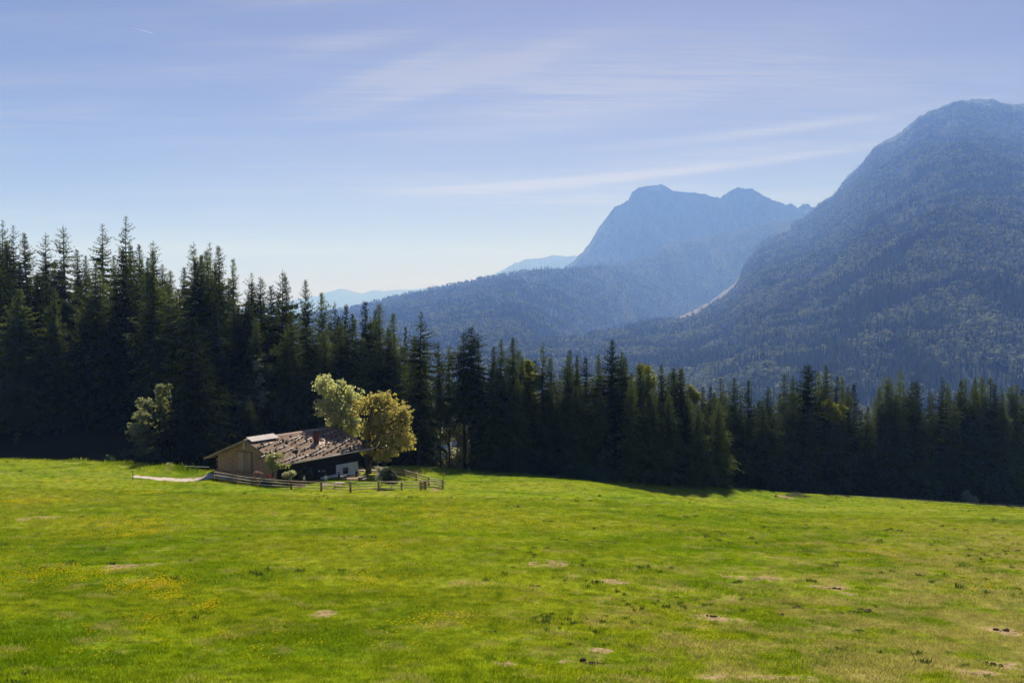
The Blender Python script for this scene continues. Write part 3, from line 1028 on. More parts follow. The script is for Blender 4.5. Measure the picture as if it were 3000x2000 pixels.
FRONT_R = [(1440, 1080, -1, 'full', 1.0), (1520, 1110, -2, 'full', .9), (1700, 1120, -1, 'full', 1.0), (1690, 1130, -3, 'narrow', 1.1), (1850, 1110, -3, 'full', .9), (1908, 1140, -4, 'full', 1.05), (1960, 1150, -4, 'full', .9), (2040, 1180, -3, 'full', 1.0),
           (2100, 1170, -6, 'full', .9), (2170, 1180, -2, 'narrow', 1.1), (2230, 1170, -2, 'full', .9), (2370, 1190, -2, 'full', .9), (2460, 1200, -2, 'full', .8), (2540, 1190, -1, 'narrow', 1.1), (2631, 1154, -2, 'full', 1.0), (2705, 1200, -2, 'full', .9),
           (2790, 1170, -2, 'full', .9), (2860, 1190, -2, 'full', .9), (2940, 1190, -2, 'full', .9), (1620, 1130, -1, 'narrow', 1.2), (1560, 1150, 0, 'full', .8), (1760, 1140, -2, 'full', .8)]
ORD = ['first', 'second', 'third', 'fourth', 'fifth', 'sixth', 'seventh', 'eighth', 'ninth', 'tenth', 'eleventh', 'twelfth', 'thirteenth', 'fourteenth', 'fifteenth',
       'sixteenth', 'seventeenth', 'eighteenth', 'nineteenth', 'twentieth', 'twenty-first', 'twenty-second', 'twenty-third', 'twenty-fourth', 'twenty-fifth', 'twenty-sixth', 'twenty-seventh',
       'twenty-eighth', 'twenty-ninth', 'thirtieth']
KINDWORD = {'open': 'loose-branched spruce', 'full': 'dense spruce', 'narrow': 'slim spruce', 'bare': 'bare-stemmed spruce', 'fir': 'blunt-topped fir', 'young': 'young spruce'}


def place_list(lst, labeler, group, cat='tree'):
    lst = sorted(lst, key=lambda q: q[0])
    for i, (px, py, ex, kind, wd) in enumerate(lst):
        D = crest_Y((px - 1500) / FPX) + front_off(px) + ex
        o = place_spruce(kind, px, py, D, 'fir_tree' if kind == 'fir' else 'spruce_tree', wd)
        if o is not None:
            tag(o, labeler(i, len(lst), kind, px), cat, group)


place_list(TOPS_L, lambda i, n, k, px: '%s on the skyline left of the valley, %s treetop from the left' % (KINDWORD[k], ORD[i]), 'spruces on the skyline left of the valley')
place_list([q for q in FRONT_L], lambda i, n, k, px: ('%s at the forest front behind hut and bank, %s from the left' % (KINDWORD[k], ORD[i])), 'front spruces of the left forest')
_tr = sorted(TOPS_R, key=lambda q: q[0])
_half = len(_tr) // 2
place_list(_tr[:_half], lambda i, n, k, px: '%s right of the hut, %s treetop rightwards from the golden maple' % (KINDWORD[k], ORD[i]), 'spruces along the lower edge of the meadow')
place_list(_tr[_half:], lambda i, n, k, px: '%s at the lower meadow edge, %s treetop from the right' % (KINDWORD[k], ORD[n - 1 - i]), 'spruces along the lower edge of the meadow')
place_list(FRONT_R, lambda i, n, k, px: 'shorter %s before the tree wall right of the hut, %s from left' % (KINDWORD[k], ORD[i]), 'front spruces of the lower forest edge')

# the mass of the forest behind: same spruces, hardly one to be told from the next
_sk = sorted([(q[0], q[1]) for q in TOPS_L + TOPS_R])
_skx, _sky = [q[0] for q in _sk], [q[1] for q in _sk]
NAMED = []
for i, q in enumerate(sorted(TOPS_L)):
    NAMED.append((q[0], 'the %s skyline treetop from the left' % ORD[i]))
for i, q in enumerate(_tr[:_half]):
    NAMED.append((q[0], 'the %s treetop right of the golden maple' % ORD[i]))
for i, q in enumerate(_tr[_half:]):
    NAMED.append((q[0], 'the %s treetop from the right' % ORD[len(_tr) - _half - 1 - i]))
NAMED.sort()
_used = {}
hidden = []
for i in range(250):
    px = -160 + 3330 * ((i * 0.61803) % 1.0) + rng.normal(0, 8)
    lay = rng.random()
    D = crest_Y((px - 1500) / FPX) + front_off(px) + (3 + lay * (60 if px < 900 else 34))
    sky_y = np.interp(px, _skx, _sky)
    low = np.interp(px, [0, 800, 1300, 3000], [230, 200, 150, 110])
    py = sky_y + 22 + rng.uniform(0.0, 1.0) * low
    kind = rng.choice(['full', 'full', 'narrow', 'full', 'bare', 'young'] if px > 1250 else ['full', 'full', 'narrow', 'full', 'young', 'narrow'])
    if 1262 < px < 1392 or 1255 < px < 1440 and D > crest_Y((px - 1500) / FPX) + 19:
        continue
    hidden.append((px, py, D, str(kind), rng.uniform(0.85, 1.2)))
hidden.sort()
for (px, py, D, kind, wd) in hidden:
    o = place_spruce(kind, px, py, D, 'spruce_tree', wd, maxh=44)
    if o is None:
        continue
    nx, ref = min(NAMED, key=lambda q: abs(q[0] - px))
    side = 'left' if px < nx else 'right'
    k = _used.get((ref, side), 0)
    _used[(ref, side)] = k + 1
    lead = ['half-hidden dark spruce just', 'another half-hidden spruce to the', 'third hidden spruce to the', 'fourth hidden spruce to the', 'fifth hidden spruce to the', 'sixth hidden spruce to the', 'seventh hidden spruce to the', 'eighth hidden spruce to the', 'ninth hidden spruce to the',
            'tenth hidden spruce to the', 'eleventh hidden spruce to the', 'twelfth hidden spruce to the', 'thirteenth hidden spruce to the', 'fourteenth hidden spruce to the', 'fifteenth hidden spruce to the'][min(k, 14)]
    tag(o, '%s %s of %s' % (lead, side, ref), 'tree', 'half-hidden spruces inside the forest')


# ---------------------------------------------------------------- broadleaved trees
def leaf_cloud(r, lobes, n_clump, per, leaf, clump_r, up=0.6, shell=0.45, sk=(0.45, 0.75)):
    """leaves gathered in clumps spread through the outer part of several lobes"""
    sub = []
    for l in lobes:
        for _ in range(5):
            d_ = norm(r.normal(0, 1, 3)) * r.uniform(0.25, 0.7)
            k_ = r.uniform(*sk)
            sub.append((l[0] + d_[0] * l[3], l[1] + d_[1] * l[4], l[2] + d_[2] * l[5], l[3] * k_, l[4] * k_, l[5] * k_))
    lobes = sub
    w_ = np.array([l[3] * l[4] * l[5] for l in lobes]) ** 0.75
    w_ = w_ / w_.sum()
    which = r.choice(len(lobes), n_clump, p=w_)
    L = np.array(lobes)[which]
    d = norm(r.normal(0, 1, (n_clump, 3)))
    rad = r.uniform(0, 1, n_clump) ** shell
    c = L[:, :3] + d * rad[:, None] * L[:, 3:6]
    cr = clump_r * r.uniform(0.55, 1.35, n_clump)
    k = np.repeat(np.arange(n_clump), per)
    off = r.normal(0, 0.5, (len(k), 3)) * cr[k][:, None] * np.array((1, 1, 0.6))
    pos = c[k] + off
    nrm = norm(r.normal(0, 1, (len(k), 3)) + np.array((0, 0, up)) + d[k] * 0.4)
    t = norm(np.cross(nrm, r.normal(0, 1, (len(k), 3))))
    ln = leaf * r.uniform(0.65, 1.35, len(k))
    v, f = kites(pos - t * (ln * 0.5)[:, None], t, np.cross(nrm, t), ln, ln * 0.85)
    return v, f, c


def limb_mesh(r, base, h_fork, targets, r0, name, n_main=6, lean=(0, 0)):
    """trunk that forks into main limbs reaching towards the clumps"""
    mb = MB()
    top = Vector((lean[0], lean[1], h_fork))
    mb.tube([(0, 0, -0.8), (0, 0, 0.15), tuple(top * 0.5 + Vector((r.normal(0, .08), r.normal(0, .08), 0))), tuple(top)], [r0 * 1.6, r0 * 1.15, r0 * 0.95, r0 * 0.85], 9)
    tg = np.array(targets)
    sel = tg[r.choice(len(tg), min(n_main * 7, len(tg)), replace=False)]
    mains = sel[:n_main]
    mpaths = []
    for m in mains:
        e = Vector(m) * 0.85 + top * 0.15
        q1 = top.lerp(e, 0.4) + Vector((r.normal(0, .25), r.normal(0, .25), 0.5))
        q2 = top.lerp(e, 0.75) + Vector((r.normal(0, .25), r.normal(0, .25), 0.35))
        pth = [top - Vector((0, 0, 0.25)), q1, q2, e]
        mpaths.append(pth)
        mb.tube(pth, [r0 * 0.6, r0 * 0.42, r0 * 0.26, r0 * 0.1], 6)
    for m in sel[n_main:]:
        m = Vector(m)
        pth = min(mpaths, key=lambda q: (q[2] - m).length)
        s = pth[1].lerp(pth[2], r.uniform(0.2, 1.0))
        mb.tube([s, s.lerp(m, 0.55) + Vector((0, 0, r.uniform(0, .3))), m], [r0 * 0.2, r0 * 0.13, r0 * 0.05], 4)
    return mb.mesh(name, True)


M_BARK_B = mat_noise('maple_bark', (0.055, 0.045, 0.036), (0.15, 0.125, 0.10), 2.0, 0.95, 0.1, (1, 1, 0.35), 0.7)


def broadleaf(name, label, cat, base, lobes, n_clump, per, leaf, clump_r, mat, seed, h_fork=2.5, r0=0.3, n_main=6, lean=(0, 0), up=0.6, group=None, shell=0.45):
    r = np.random.default_rng(seed)
    v, f, c = leaf_cloud(r, lobes, n_clump, per, leaf, clump_r, up, shell)
    root = thing(name, label, cat, base, group=group)
    obj('trunk', limb_mesh(r, (0, 0, 0), h_fork, c, r0, name + '_trunk', n_main, lean), M_BARK_B, root)
    obj('crown', mesh_np(name + '_crown', v, f), mat, root)
    return root


def at_ground(px, D, dz=-0.05):
    x = (px - 1500) / FPX * D
    return (x, D, gz(x, D) + dz)


M_MAPLE_P = leaf_mat('pale_maple_leaves', (0.22, 0.25, 0.05), (0.74, 0.74, 0.38), 0.68, 0.0, 1.3, 0.06)
M_MAPLE_G = leaf_mat('golden_maple_leaves', (0.19, 0.18, 0.035), (0.64, 0.55, 0.19), 0.66, 0.0, 1.3, 0.04)
M_BIRCH = leaf_mat('birch_leaves', (0.12, 0.14, 0.018), (0.30, 0.30, 0.055), 0.55, 0.0, 1.2, 0.03)
M_WHITEB = leaf_mat('silvery_leaves', (0.22, 0.24, 0.08), (0.66, 0.65, 0.42), 0.66, 0.1, 1.2, 0.06)
M_BEAM = leaf_mat('whitebeam_leaves', (0.10, 0.13, 0.035), (0.40, 0.42, 0.20), 0.6, 0.0, 1.2, 0.05)
M_SHRUB = leaf_mat('shrub_leaves', (0.035, 0.055, 0.014), (0.085, 0.11, 0.030), 0.35, 0.1, 0.9, 0.08)
M_APPLE = leaf_mat('apple_leaves', (0.17, 0.20, 0.03), (0.48, 0.48, 0.16), 0.62, 0.1, 1.2, 0.12)

# pale maple behind the hut: crown px 917-1080, py 1088-1260
b = at_ground(997, 185.5)


def lob(px, py, D, rx, ry, base):
    p = P(px, py, D)
    k = D / FPX
    return (p[0] - base[0], p[1] - base[1], p[2] - base[2], rx * k, rx * k * 0.95, ry * k)


broadleaf('maple_tree', 'round pale-green maple with shining leaves behind the hut roof', 'tree', b,
          [lob(965, 1135, 184.5, 46, 44, b), lob(1020, 1150, 185.5, 48, 46, b), lob(955, 1190, 183.5, 42, 44, b), lob(1000, 1205, 183.5, 52, 52, b), lob(1050, 1185, 186.5, 34, 40, b), lob(1040, 1245, 185.5, 40, 36, b), lob(1000, 1265, 185.5, 55, 30, b)],
          860, 15, 0.35, 0.50, M_MAPLE_P, 51, 4.5, 0.38, 8, up=0.25, shell=0.5)
b = at_ground(1077, 181)
broadleaf('maple_tree', 'large round golden-leaved maple beside the white end of the hut', 'tree', b,
          [lob(1115, 1180, 181, 52, 40, b), lob(1075, 1200, 180, 50, 44, b), lob(1165, 1205, 182, 48, 44, b), lob(1125, 1235, 179, 62, 52, b), lob(1180, 1265, 181, 40, 52, b), lob(1070, 1265, 180, 46, 46, b), lob(1140, 1290, 180, 62, 44, b),
           lob(1195, 1300, 182, 28, 36, b), lob(1120, 1330, 181, 60, 26, b), lob(1075, 1320, 180, 36, 28, b)],
          1250, 15, 0.31, 0.48, M_MAPLE_G, 52, 2.6, 0.55, 9, up=0.25, shell=0.5)
# lit broadleaves within the spruce forest
for (px, D, lobes, nc, mat, lab, seed) in [
        (1330, 224, [(1300, 1215, 22, 36), (1322, 1255, 30, 36), (1300, 1290, 28, 34), (1345, 1290, 32, 40), (1330, 1335, 40, 34), (1310, 1360, 40, 22), (1355, 1360, 40, 22)], 640, M_WHITEB, 'pale sunlit beech glowing between bare spruce stems right of the golden maple', 61),
        (1362, 227, [(1350, 1220, 24, 40), (1370, 1265, 24, 40), (1362, 1310, 26, 44)], 260, M_BIRCH, 'yellow-green sunlit young tree behind two bare spruce stems', 62),
        (1551, 222, [(1548, 1075, 18, 30), (1556, 1110, 26, 34), (1545, 1150, 28, 34), (1575, 1120, 18, 28)], 260, M_BIRCH, 'bright yellow-green birch top among the dark spruces', 63),
        (2428, 262, [(2425, 1182, 20, 16), (2440, 1200, 28, 22), (2478, 1196, 16, 20), (2440, 1230, 34, 28)], 200, M_BIRCH, 'small yellow-green broadleaved crown below the blunt-topped fir', 64),
        (2026, 236, [(2026, 1140, 16, 18), (2036, 1165, 22, 24)], 110, M_BIRCH, 'yellowish broadleaved treetop in the dip of the tree line', 65),
        (423, 201, [(425, 1180, 24, 22), (415, 1215, 30, 28), (400, 1250, 26, 24), (425, 1255, 34, 30), (480, 1150, 26, 40), (405, 1280, 22, 18), (430, 1305, 34, 24), (410, 1330, 28, 18), (450, 1280, 36, 34), (455, 1325, 40, 22), (470, 1200, 26, 34)], 560, M_BEAM, 'silvery sunlit whitebeam before the dark forest above the bank', 66),
        (760, 221, [(756, 1075, 16, 30), (764, 1115, 18, 34), (748, 1140, 16, 30), (772, 1165, 18, 34), (735, 1195, 16, 28)], 110, M_WHITEB, 'pale glinting broadleaf climbing before the spruces left of the maple', 67),
        (1880, 236, [(1885, 1090, 26, 24), (1900, 1120, 30, 26)], 110, M_BIRCH, 'yellow-green leafy crown behind the spruces in mid tree line', 68),
        (2845, 266, [(2845, 1470, 18, 18), (2830, 1455, 12, 18)], 70, M_WHITEB, 'pale bush at the foot of the trees near the right edge', 69)]:
    b = at_ground(px, D)
    broadleaf('broadleaf_tree' if 'bush' not in lab else 'leafy_bush', lab, 'tree' if 'bush' not in lab else 'bush', b, [lob(x, y, D + (i % 3) * 1.2 - 1, rx, ry, b) for i, (x, y, rx, ry) in enumerate(lobes)], int(nc * 1.1), 14, 0.42, 0.52, mat, seed, 3.0 if 'bush' not in lab else 0.6, 0.18, 5)


# ================================================================ the woods on the mountains (far-off mass, instanced)
def far_conifer(seed):
    r = np.random.default_rng(seed)
    V, F = [], []
    H, n = 22.0, 7
    for k in range(6):
        z1 = 2 + k * 3.2
        z2 = min(z1 + 5.2, H)
        rr = 3.3 * (1 - z1 / (H + 1.5)) * r.uniform(0.85, 1.15)
        b = len(V)
        for j in range(n):
            a = 6.283 * j / n + k * 0.5
            q = rr * (1.0 if j % 2 else 0.62) * r.uniform(0.85, 1.15)
            V.append((q * math.cos(a), q * math.sin(a), z1 + r.uniform(-.4, .4)))
        V.append((0, 0, z2))
        for j in range(n):
            F.append((b + j, b + (j + 1) % n, b + n))
    return mesh_np('far_conifer', np.array(V), np.array(F))


def far_broadleaf(seed):
    r = np.random.default_rng(seed)
    V, F = [], []
    for k in range(7):
        c = np.array((r.normal(0, 2.3), r.normal(0, 2.3), r.uniform(5.5, 12.5)))
        rad = r.uniform(2.0, 3.3)
        b = len(V)
        na, ne = 6, 4
        V.append(c + (0, 0, rad))
        for e in range(1, ne):
            th = math.pi * e / ne
            for j in range(na):
                a = 6.283 * j / na + e
                V.append(c + rad * r.uniform(0.75, 1.2) * np.array((math.sin(th) * math.cos(a), math.sin(th) * math.sin(a), math.cos(th))))
        for j in range(na):
            F.append((b, b + 1 + j, b + 1 + (j + 1) % na))
        for e in range(ne - 2):
            for j in range(na):
                p0, p1 = b + 1 + e * na + j, b + 1 + e * na + (j + 1) % na
                F.append((p0, p0 + na, p1 + na))
                F.append((p0, p1 + na, p1))
    return mesh_np('far_broadleaf', np.array(V), np.array(F))


M_FARCON = leaf_mat('far_conifer_green', (0.022, 0.032, 0.017), (0.070, 0.086, 0.038), 0.1, 0.5, 0.01, 0.0)
M_FARBRO = leaf_mat('far_broadleaf_green', (0.12, 0.14, 0.05), (0.36, 0.37, 0.16), 0.3, 0.6, 0.01, 0.0)  # leaf colour lightened in place of thicker haze over the lower slopes
PROTO = bpy.data.collections.new('far_tree_kinds')
for i in range(2):
    me = far_conifer(70 + i)
    me.materials.append(M_FARCON)
    PROTO.objects.link(bpy.data.objects.new('far_kind_%d' % i, me))
for i in range(3):
    me = far_broadleaf(80 + i)
    me.materials.append(M_FARBRO)
    PROTO.objects.link(bpy.data.objects.new('far_kind_%d' % (i + 2), me))


def scatter_object(name, label, pts, scl, rotz, kind, coll, tilt=None):
    """one object that instances the members of coll on points (for what nobody could count)"""
    me = bpy.data.meshes.new(name)
    me.vertices.add(len(pts))
    me.vertices.foreach_set('co', np.asarray(pts, np.float32).ravel())
    for nm, typ, dat in (('scl', 'FLOAT', scl), ('rotz', 'FLOAT', rotz), ('pick', 'INT', kind)):
        me.attributes.new(nm, typ, 'POINT').data.foreach_set('value', np.asarray(dat, np.float32 if typ == 'FLOAT' else np.int32))
    o = obj(name, me)
    ng = bpy.data.node_groups.new(name + '_scatter', 'GeometryNodeTree')
    ng.interface.new_socket('Geometry', in_out='INPUT', socket_type='NodeSocketGeometry')
    ng.interface.new_socket('Geometry', in_out='OUTPUT', socket_type='NodeSocketGeometry')
    N = ng.nodes.new
    gi, go = N('NodeGroupInput'), N('NodeGroupOutput')
    ci = N('GeometryNodeCollectionInfo')
    ci.inputs['Collection'].default_value = coll
    ci.inputs['Separate Children'].default_value = True
    ci.inputs['Reset Children'].default_value = True
    ip = N('GeometryNodeInstanceOnPoints')
    ip.inputs['Pick Instance'].default_value = True

    def attr(nm, typ):
        a = N('GeometryNodeInputNamedAttribute')
        a.data_type = typ
        a.inputs['Name'].default_value = nm
        return a.outputs[0]
    L = ng.links.new
    L(gi.outputs[0], ip.inputs['Points'])
    L(ci.outputs[0], ip.inputs['Instance'])
    L(attr('pick', 'INT'), ip.inputs['Instance Index'])
    L(attr('scl', 'FLOAT'), ip.inputs['Scale'])
    cx = N('ShaderNodeCombineXYZ')
    L(attr('rotz', 'FLOAT'), cx.inputs[2])
    L(cx.outputs[0], ip.inputs['Rotation'])
    L(ip.outputs[0], go.inputs[0])
    md = o.modifiers.new('scatter', 'NODES')
    md.node_group = ng
    tag(o, label, kind='stuff')
    return o


def mountain_points(name, n, s_lo, s_hi, thin_hi=1.0):
    V, S, cols, nb = MTN[name]
    V, S = V[nb:], S[nb:]
    nr_, nc_ = S.shape
    A, B, C_ = V[:-1, :-1], V[:-1, 1:], V[1:, :-1]
    area = np.linalg.norm(np.cross(B - A, C_ - A), axis=2)
    dist = np.hypot(A[..., 0], A[..., 1])
    pxx = 1500 + FPX * A[..., 0] / A[..., 1]
    tl = fbm(A[..., 0] / 260, A[..., 1] / 260, 3, 88)
    keep = sstep(S[:-1, :-1] + (tl - 0.5) * (0.3 if s_lo > 0 else 0.1), s_lo - 0.06, s_lo + 0.08) * (S[:-1, :-1] < s_hi) * (pxx > 650) * (pxx < 3250)
    trk = fbm(A[..., 0] / 170, A[..., 1] / 620, 3, 91)
    keep = keep * (1 - 0.75 * sstep(trk, 0.60, 0.68))
    if name == 'large_mountain':
        keep = keep * (1 - (pxx > 1985) * (pxx < 2168) * (S[:-1, :-1] < 0.12))
    wgt = (area * keep / (0.25 + dist / 2500)).ravel()
    k = rng.choice(len(wgt), n, p=wgt / wgt.sum())
    i, j = k // (nc_ - 1), k % (nc_ - 1)
    fu, fv = rng.random(n)[:, None], rng.random(n)[:, None]
    p = (V[i, j] * (1 - fu) + V[i, j + 1] * fu) * (1 - fv) + (V[i + 1, j] * (1 - fu) + V[i + 1, j + 1] * fu) * fv
    p[:, 2] -= 1.0
    return p


def wood(name, label, mtn, n, s_lo, s_hi, bro_bias, sc):
    p = mountain_points(mtn, n, s_lo, s_hi)
    b = fbm(p[:, 0] / 170, p[:, 1] / 170, 4, 5) + 0.25 * (rng.random(n) - 0.5)
    bro = b > bro_bias - 0.0
    kind = np.where(bro, 2 + rng.integers(0, 3, n), rng.integers(0, 2, n))
    scatter_object(name, label, p, sc * rng.uniform(0.6, 1.25, n), rng.uniform(0, 6.28, n), kind, PROTO)


wood('mountain_wood', 'mixed forest covering the lower slopes of the high right mountain', 'large_mountain', 98000, 0.09, 0.97, 0.46, 1.75)
wood('ridge_wood', 'dense forest over the long wooded ridge', 'wooded_ridge', 48000, 0.0, 0.95, 0.48, 1.9)

# ================================================================ the alpine hut
M_OLDWOOD = mat_noise('old_shingle_wood', (0.065, 0.034, 0.017), (0.46, 0.30, 0.175), 2.9, 0.9, 0.15, (1, 1, 1.4), 0.5, lo=0.40, hi=0.62)
M_PLANK = mat_noise('weathered_planks', (0.26, 0.17, 0.11), (0.56, 0.41, 0.28), 1.6, 0.9, 0.15, (6, 6, 0.5), 0.4)
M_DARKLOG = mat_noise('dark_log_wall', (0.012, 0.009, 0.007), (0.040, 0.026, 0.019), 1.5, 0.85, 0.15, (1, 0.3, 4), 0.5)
M_ROOFSH = mat_noise('roof_shingle_wood', (0.045, 0.031, 0.021), (0.28, 0.198, 0.138), 2.4, 0.92, 0.15, (1, 1, 1), 0.5, lo=0.38, hi=0.62)
M_POLE = mat_noise('silvery_pole_wood', (0.58, 0.55, 0.52), (0.78, 0.74, 0.70), 2.5, 0.8, 0.2, (1, 1, 1), 0.3)
M_STONE = mat_noise('roof_stone', (0.022, 0.018, 0.016), (0.10, 0.080, 0.07), 3.0, 0.95, 0.1, (1, 1, 1), 0.8)
M_BARGE = mat_noise('barge_board_wood', (0.20, 0.135, 0.10), (0.36, 0.27, 0.215), 1.6, 0.85, 0.2, (1, 1, 1), 0.3)
M_COPPER = mat_noise('red_sheet_metal', (0.30, 0.145, 0.095), (0.42, 0.235, 0.16), 0.9, 0.55, 0.3, (1, 1, 1), 0.1)
M_BRICK = mat_noise('red_brick', (0.11, 0.038, 0.030), (0.19, 0.075, 0.058), 4.0, 0.9, 0.1, (1, 1, 3), 0.6)
M_SOOT = mat_noise('soot_black', (0.008, 0.007, 0.007), (0.02, 0.018, 0.017), 3, 0.9, 0.1)
M_PLASTER = mat_noise('white_plaster', (0.60, 0.60, 0.60), (0.74, 0.74, 0.74), 1.0, 0.9, 0.1, (1, 1, 1), 0.15)
M_ALU = mat_noise('panel_frame_metal', (0.40, 0.39, 0.39), (0.5, 0.49, 0.49), 3, 0.8, 0.1, metal=0.0)
M_FENCE = mat_noise('fence_wood', (0.13, 0.062, 0.028), (0.38, 0.21, 0.11), 2.0, 0.85, 0.2, (1, 1, 0.4), 0.5)
M_RAIL = mat_noise('fence_rail_wood', (0.34, 0.26, 0.18), (0.66, 0.54, 0.40), 1.8, 0.8, 0.2, (1, 1, 1), 0.4)
M_TABLE = mat_noise('table_wood', (0.24, 0.18, 0.135), (0.46, 0.37, 0.29), 2.0, 0.75, 0.25, (1, 4, 1), 0.3)
M_METAL = mat_noise('dark_steel', (0.03, 0.03, 0.032), (0.07, 0.07, 0.07), 3, 0.5, 0.4)
M_CURTAIN = mat_noise('cream_curtain', (0.40, 0.36, 0.22), (0.50, 0.46, 0.32), 3, 0.9, 0.1)
M_FRAME = mat_noise('brown_window_frame', (0.06, 0.035, 0.022), (0.11, 0.07, 0.045), 3, 0.7, 0.2)
m_glass, w, out = mat_base('window_glass')
bsdf(w, out, (0.012, 0.014, 0.016), 0.08, 0.6)
m_pv, w, out = mat_base('solar_cells')
tc = w.n('ShaderNodeTexCoord')
bt = w.n('ShaderNodeTexBrick')
w.l(tc.outputs['Object'], bt.inputs['Vector'])
bt.inputs['Scale'].default_value = 6
bt.inputs['Color1'].default_value = (0.40, 0.345, 0.33, 1)  # pale cell colour imitates reflected sky; the surface itself has little gloss
bt.inputs['Color2'].default_value = (0.44, 0.38, 0.36, 1)
bt.inputs['Mortar'].default_value = (0.56, 0.52, 0.50, 1)
bsdf(w, out, bt.outputs[0], 0.7, 0.08)

RIDGE_Z, EAVE_V, EAVE_Z, LEFT_V, LEFT_Z, LEN = 6.3, 8.3, 2.92, -10.0, 2.5, 22.0
SL_R = (RIDGE_Z - EAVE_Z) / EAVE_V
SL_L = (RIDGE_Z - LEFT_Z) / -LEFT_V
HM = Matrix.Translation((HUT_O[0], HUT_O[1], 0)) @ Matrix.Rotation(-HUT_A, 4, 'Z')
HMI = HM.inverted()


def hut_ray(px, py, plane):
    """where the line of sight through a photograph pixel meets a plane n.p = d given in hut coordinates (x = v, y = u)"""
    o = HMI @ Vector((0, 0, CAM_Z))
    e = HMI @ Vector(P(px, py, 100.0))
    d = e - o
    n, k = Vector(plane[0]), plane[1]
    return o + d * ((k - n.dot(o)) / n.dot(d))


def on_roof(px, py, lift=0.0):
    n = Vector((SL_R, 0, 1))
    return hut_ray(px, py, (n, RIDGE_Z + lift))


hut = thing('alpine_hut', 'old brown shingled alpine hut with stone-weighted roof and white plastered corner', 'hut', (HUT_O[0], HUT_O[1], 0), -HUT_A)
GX0, GX1, GY0, GY1 = -8.7, 6.4, 0.9, 20.7         # walls

# ---- roof: two slopes of boards
TH = 0.16
mb = MB()


def slope_pts(v, u, lift=0.0, right=True):
    return (v, u, RIDGE_Z - (SL_R * v if v >= 0 else SL_L * -v) + lift)


for (v0, v1) in ((0.0, EAVE_V), (LEFT_V, 0.0)):
    a = [slope_pts(v0, 0), slope_pts(v1, 0), slope_pts(v1, LEN), slope_pts(v0, LEN)]
    b = [(x, y, z - TH) for x, y, z in a]
    mb.add(b + a, [(3, 2, 1, 0), (4, 5, 6, 7), (0, 1, 5, 4), (1, 2, 6, 5), (2, 3, 7, 6), (3, 0, 4, 7)])
roof = mb.build('roof', M_OLDWOOD, hut)


def shingles(rows, vdir, v0, v1, u0, u1, expo, wmin, wmax, zfun, thick, seed, tilt=0.03, skip=None):
    """overlapping split shingles on a slope; one joined mesh"""
    r = random.Random(seed)
    mb = MB()
    n = int(abs(v1 - v0) / expo)
    for i in range(n):
        va = v0 + (v1 - v0) * i / n
        vb = v0 + (v1 - v0) * (i + 1.35) / n
        vb = min(vb, v1 + 0.12) if v1 > v0 else max(vb, v1 - 0.12)
        u = u0 + r.uniform(-0.1, 0.0)
        while u < u1:
            wd = r.uniform(wmin, wmax)
            ue = min(u + wd - 0.012, u1 + 0.05)
            if skip is None or not skip((u + ue) / 2, (va + vb) / 2):
                l0, l1 = 0.015 + r.uniform(0, 0.008), 0.03 + r.uniform(0, tilt)
                ve = vb + r.uniform(-0.05, 0.05)
                p = [(va, u, zfun(va) + l0), (ve, u, zfun(ve) + l1), (ve, ue, zfun(ve) + l1 + r.uniform(-.008, .008)), (va, ue, zfun(va) + l0)]
                q = [(x, y, z + thick) for x, y, z in p]
                mb.add(p + q, [(4, 5, 6, 7), (0, 1, 5, 4), (1, 2, 6, 5), (2, 3, 7, 6), (3, 0, 4, 7)])
            u += wd
    return mb


cp_a, cp_b = on_roof(890, 1275), on_roof(964, 1296)
CU0, CU1, CV0, CV1 = cp_a.y, cp_b.y, max(cp_a.x, 0.9), cp_b.x + 0.2
if CU0 > CU1:
    CU0, CU1 = CU1, CU0
sh = shingles(0, 1, 0.05, EAVE_V + 0.06, -0.05, LEN + 0.05, 0.30, 0.16, 0.36, lambda v: RIDGE_Z - SL_R * v, 0.022, 5, 0.05,
              lambda u, v: CU0 < u < CU1 and CV0 < v < CV1)
o = sh.build('shingle', M_ROOFSH, roof)
tag(o, kind='stuff')
sh = shingles(0, 1, -0.05, LEFT_V - 0.06, -0.05, LEN + 0.05, 0.42, 0.25, 0.5, lambda v: RIDGE_Z + SL_L * v, 0.022, 6)
o = sh.build('shingle', M_ROOFSH, roof)
tag(o, kind='stuff')
# ridge boards
mb = MB()
mb.add([(0, -0.15, RIDGE_Z + 0.16), (0.42, -0.15, RIDGE_Z - 0.06), (0.42, LEN + 0.1, RIDGE_Z - 0.06), (0, LEN + 0.1, RIDGE_Z + 0.16),
        (0, -0.15, RIDGE_Z + 0.11), (0.42, -0.15, RIDGE_Z - 0.11), (0.42, LEN + 0.1, RIDGE_Z - 0.11), (0, LEN + 0.1, RIDGE_Z + 0.11)],
       [(0, 1, 2, 3), (7, 6, 5, 4), (0, 4, 5, 1), (1, 5, 6, 2), (2, 6, 7, 3), (3, 7, 4, 0)])
mb.build('ridge_board', M_BARGE, roof)
mb = MB()
mb.add([(0, -0.15, RIDGE_Z + 0.165), (-0.42, -0.15, RIDGE_Z - 0.05), (-0.42, LEN + 0.1, RIDGE_Z - 0.05), (0, LEN + 0.1, RIDGE_Z + 0.165),
        (0, -0.15, RIDGE_Z + 0.115), (-0.42, -0.15, RIDGE_Z - 0.10), (-0.42, LEN + 0.1, RIDGE_Z - 0.10), (0, LEN + 0.1, RIDGE_Z + 0.115)],
       [(3, 2, 1, 0), (4, 5, 6, 7), (1, 5, 4, 0), (2, 6, 5, 1), (3, 7, 6, 2), (0, 4, 7, 3)])
mb.build('ridge_board', M_BARGE, roof)
